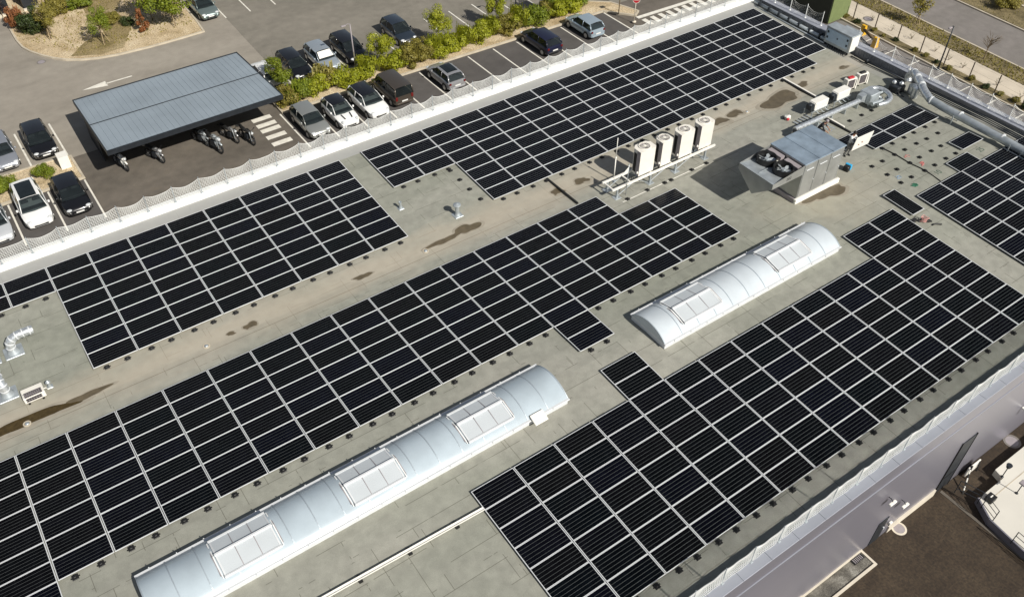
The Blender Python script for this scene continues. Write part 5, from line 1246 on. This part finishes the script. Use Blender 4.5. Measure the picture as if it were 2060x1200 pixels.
hb=[(20.3,60.1,1.05,'leafO'),(21.5,59.9,1.1,'leafB'),(22.9,60.3,1.2,'leafA'),(24.1,60.9,1.2,'leafO'),(25.4,60.0,1.2,'leafA'),(27.7,60.2,1.25,'leafA'),(30.0,60.0,1.25,'leafA'),(31.6,59.8,1.2,'leafO'),(33.0,60.3,1.15,'leafO'),(34.2,60.1,1.2,'leafA'),(35.6,60.0,1.3,'leafA'),(37.1,60.0,1.2,'leafA'),(38.6,60.1,1.3,'leafA'),(40.0,60.3,1.2,'leafA'),(41.5,59.9,1.1,'leafO'),(42.9,60.1,1.35,'leafA'),(44.5,60.0,1.3,'leafB'),(46.3,60.4,1.0,'leafO'),(47.3,60.1,1.3,'leafA'),(48.8,60.1,1.35,'leafA'),(50.5,60.9,1.05,'leafB')]
kinds={'leafA':'yellow green','leafO':'olive, thinner','leafB':'deeper green'}
for k,(x,y,s,m) in enumerate(hb): shrub(x,y,s*1.28,m,k%2,'%s hedge bush, %s from the shelter end of the row'%(kinds[m],ORD[k]),'bushes of the hedge between the two parking rows')
shrub(2.0,60.75,.85,'leafB',0,'round green bush between white and black cars at the left',sz_=1.15); shrub(-.55,60.6,1.0,'leafB',0,'green bush cut by the left picture edge')
def tree(x,y,h,cr,m,label,seed,n=5200,s=.058,trunk=.045,z=G+.09,stakes=False,cz=None,bare=False,group=None,rv=None):
    t=thing('tree',label,'tree',(x,y,z),0,group); rg=random.Random(seed)
    tr_=MB(); lean=rg.uniform(-.12,.12); tr_.tube(smooth_path([(0,0,-.1),(lean*.4,0,h*.3),(lean,.04,h*.6),(lean*1.2,0,h*.85)],3),[trunk*(1-.05*i) for i in range(10)],7)
    for k in range(14 if not bare else 26):
        a_=rg.uniform(0,6.28); z0=h*rg.uniform(.35,.75); L_=cr*rg.uniform(.6,1.05); p=[(lean,0,z0),(lean+math.cos(a_)*L_*.5,math.sin(a_)*L_*.5,z0+L_*.45),(lean+math.cos(a_)*L_,math.sin(a_)*L_,z0+L_*.8)]
        tr_.tube(p,[trunk*.4,trunk*.25,trunk*.1],5)
        if bare:
            for q in range(3): b_=a_+rg.uniform(-.8,.8); e_=Vector(p[1]); tr_.tube([e_,e_+Vector((math.cos(b_)*L_*.35,math.sin(b_)*L_*.35,L_*.4))],[trunk*.15,trunk*.06],4)
    tr_.build('trunk','bark',t,True)
    if not bare or n:
        c=MB(); leaves(c,(lean,0,h*.68 if cz is None else cz),cr,cr,(rv or h*.36),n,s,rg,16); c.build('crown',m,t)
    if stakes:
        for sx,sy in ((.45,.0),(-.2,.35),(-.15,-.4)): k_=MB(); k_.tube([(sx,sy,-.05),(sx*.25,sy*.25,1.0)],.028,6); k_.build('stake','stake',t)
tree(20.9,62.0,3.0,1.15,'leafB','small green tree hiding the white car at the shelter corner',1)
tree(29.4,61.0,3.2,1.15,'leafA','yellow green tree at the middle of the hedge beside the lamp post',2,stakes=True)
tree(35.4,61.5,3.3,1.15,'leafA','yellow green tree rising from the hedge right of the dark blue car',3)
tree(41.5,61.4,3.4,.9,'leafA','yellow green tree rising from the hedge at the top middle',4)
tree(46.7,60.9,3.0,.9,'leafB','green tree at the far end of the hedge near the pale blue car',5,stakes=True)
tree(7.75,81.8,3.6,1.05,'leafO','autumn coloured tree on the island at the top left',6,stakes=True,n=2600)
tree(11.4,78.3,3.3,1.15,'leafB','round green tree with crossed stakes on the left island',7,stakes=True,n=3200)
tree(17.6,78.0,4.0,1.9,'leafB','largest leafy green tree on the island beside the saloon',8,stakes=True,n=5200,s=.10)
tree(16.3,80.3,4.2,1.6,'leafB','second leafy green tree, at the top edge of the island',18,n=3600,s=.10)
tree(5.2,88.6,1.6,.6,'leafP','small purple leaved tree at the top left corner',19,n=500)
t=thing('shrub','slender russet red conifer on the gravel island','shrub',(14.9,78.5,G+.09)); c=MB(); rg=random.Random(5)
leaves(c,(0,0,.75),.55,.5,.7,1500,.07,rg,9); leaves(c,(.05,0,1.5),.32,.3,.65,800,.06,rg,6)
c.build('foliage','leafR',t); c=MB(); c.tube([(0,0,0),(0,0,1.8)],[.04,.01],6); c.build('trunk','bark',t)
shrub(7.0,84.3,1.7,'leafC',0,'broad dark green shrub at the left end of the island')
shrub(9.6,86.6,1.5,'leafO',1,'olive grass-like shrub at the back of the left island',sz_=.8); shrub(11.6,86.4,1.4,'leafB',1,'green shrub behind the round staked tree',sz_=.8); shrub(13.2,82.0,1.2,'leafO',0,'low olive shrub on the dry mound between trees',sz_=.6)
shrub(14.2,80.6,.8,'leafC',0,'dark low shrub left of the russet conifer',sz_=.8)
shrub(6.0,85.8,1.2,'leafR',1,'russet shrub behind the dark green shrub',sz_=1.2)
# top-left sheds
for k,(x0,x1,l) in enumerate(((1.5,6.1,'grey flat roofed shed at the top left corner'),(7.1,8.6,'narrow grey shed roof next to the corner one'),(10.0,12.4,'grey shed roof behind the island trees'))):
    t=thing('flat_roofed_shed',l,'shed',((x0+x1)/2,92.5,G)); w_=(x1-x0)/2
    mb=MB(); mb.box(-w_+.1,w_-.1,-3.5,3,0,1.9); mb.build('wall','darksteel',t); mb=MB(); mb.rbox(-w_,w_,-3.6,3.2,1.901,2.0,.03); mb.build('roof','steelbox',t); mb=MB(); mb.box(-w_,w_+.6,-3.9,-3.62,0,.25); mb.build('plinth','kerbw',t)
# east vegetation
tree(73.3,40.1,2.6,1.0,'leafO','sparse olive tree leaning over the road kerb',21,n=900,s=.08,stakes=True)
tree(72.7,32.8,2.2,.9,'leafO','leafless young tree on the verge beside the road',22,n=0,bare=True)
tree(86.5,42.5,3.2,1.5,'leafO','brownish roadside tree at the top right edge',23,n=2200,s=.10)
shrub(83.2,37.3,1.5,'leafO',0,'brown bush on the far verge at the right edge',sz_=.7); shrub(84.6,40.2,1.6,'leafC',1,'dark bush on the far verge below the roadside tree',sz_=.7); shrub(82.9,43.5,1.3,'leafO',1,'olive bush at the top of the far verge',sz_=.7)
for k in range(17):
    y=21.5+k*1.45+rnd.uniform(-.45,.45); x=68.75+.045*(y-35); shrub(x+rnd.uniform(-.1,.3),y,rnd.uniform(.22,.48),'leafC' if k%3==0 else 'leafO',k%2,'low scrubby tuft, %s from the near end of the border strip'%ORD[k],'low tufts along the border strip',sz_=.8)
for k,(x,y) in enumerate([(70.6,42.9),(70.6,38.6),(70.4,36.0),(70.1,34.4),(69.9,32.9),(69.7,29.6),(69.5,27.3),(70.4,40.6)]):
    t=tag(bpy.data.objects.new('twig_plant',None),'thin bare twig plant, %s along the sandy path'%ORD[k],'plant','bare twig plants on the sandy path'); COL.objects.link(t); t.location=(x,y,G+.05)
    rg=random.Random(k+50); mb=MB()
    for q in range(9): a_=rg.uniform(0,6.28); L_=rg.uniform(.25,.6); mb.tube([(0,0,0),(.3*L_*math.cos(a_),.3*L_*math.sin(a_),L_*.6),(L_*.7*math.cos(a_),L_*.7*math.sin(a_),L_)],[.012,.008,.003],4)
    mb.build('stem','bark',t)
    mb=MB(); leaves(mb,(0,0,.4),.3,.3,.25,40,.03,rg,5); mb.build('leaf_cluster','leafC',t)
# grass tufts on verge (uncountable)
mb=MB(); rg=random.Random(77)
for k in range(5000):
    y=rg.uniform(12,60); off=rg.choice([rg.uniform(72.0,74.2),rg.uniform(72.0,74.2),rg.uniform(80.8,92)]); x=off+.045*(y-38)
    h=rg.uniform(.05,.22); a_=rg.uniform(0,6.28); dx,dy=.06*math.cos(a_),.06*math.sin(a_); ex,ey=rg.uniform(-.08,.08),rg.uniform(-.08,.08)
    mb.add([(x-dx,y-dy,G+.08),(x+dx,y+dy,G+.08),(x+ex,y+ey,G+.08+h)],[(0,1,2)])
o=mb.build('grass_tufts','leafO'); tag(o,'dry grass tufts scattered over the roadside verges','grass',None,'stuff')
mb=MB()
for k in range(2600):
    x,y=rg.uniform(5.4,19.2),rg.uniform(76.2,88)
    if y<77.5+max(0,9-x)*1.6: continue
    h=rg.uniform(.04,.2); a_=rg.uniform(0,6.28); dx,dy=.05*math.cos(a_),.05*math.sin(a_)
    mb.add([(x-dx,y-dy,G+.08),(x+dx,y+dy,G+.08),(x+rg.uniform(-.1,.1),y+rg.uniform(-.1,.1),G+.08+h)],[(0,1,2)])
o=mb.build('grass_tufts','leafO'); tag(o,'dry grass tufts over the gravel island at the top left','grass',None,'stuff')
S.render.engine='CYCLES'
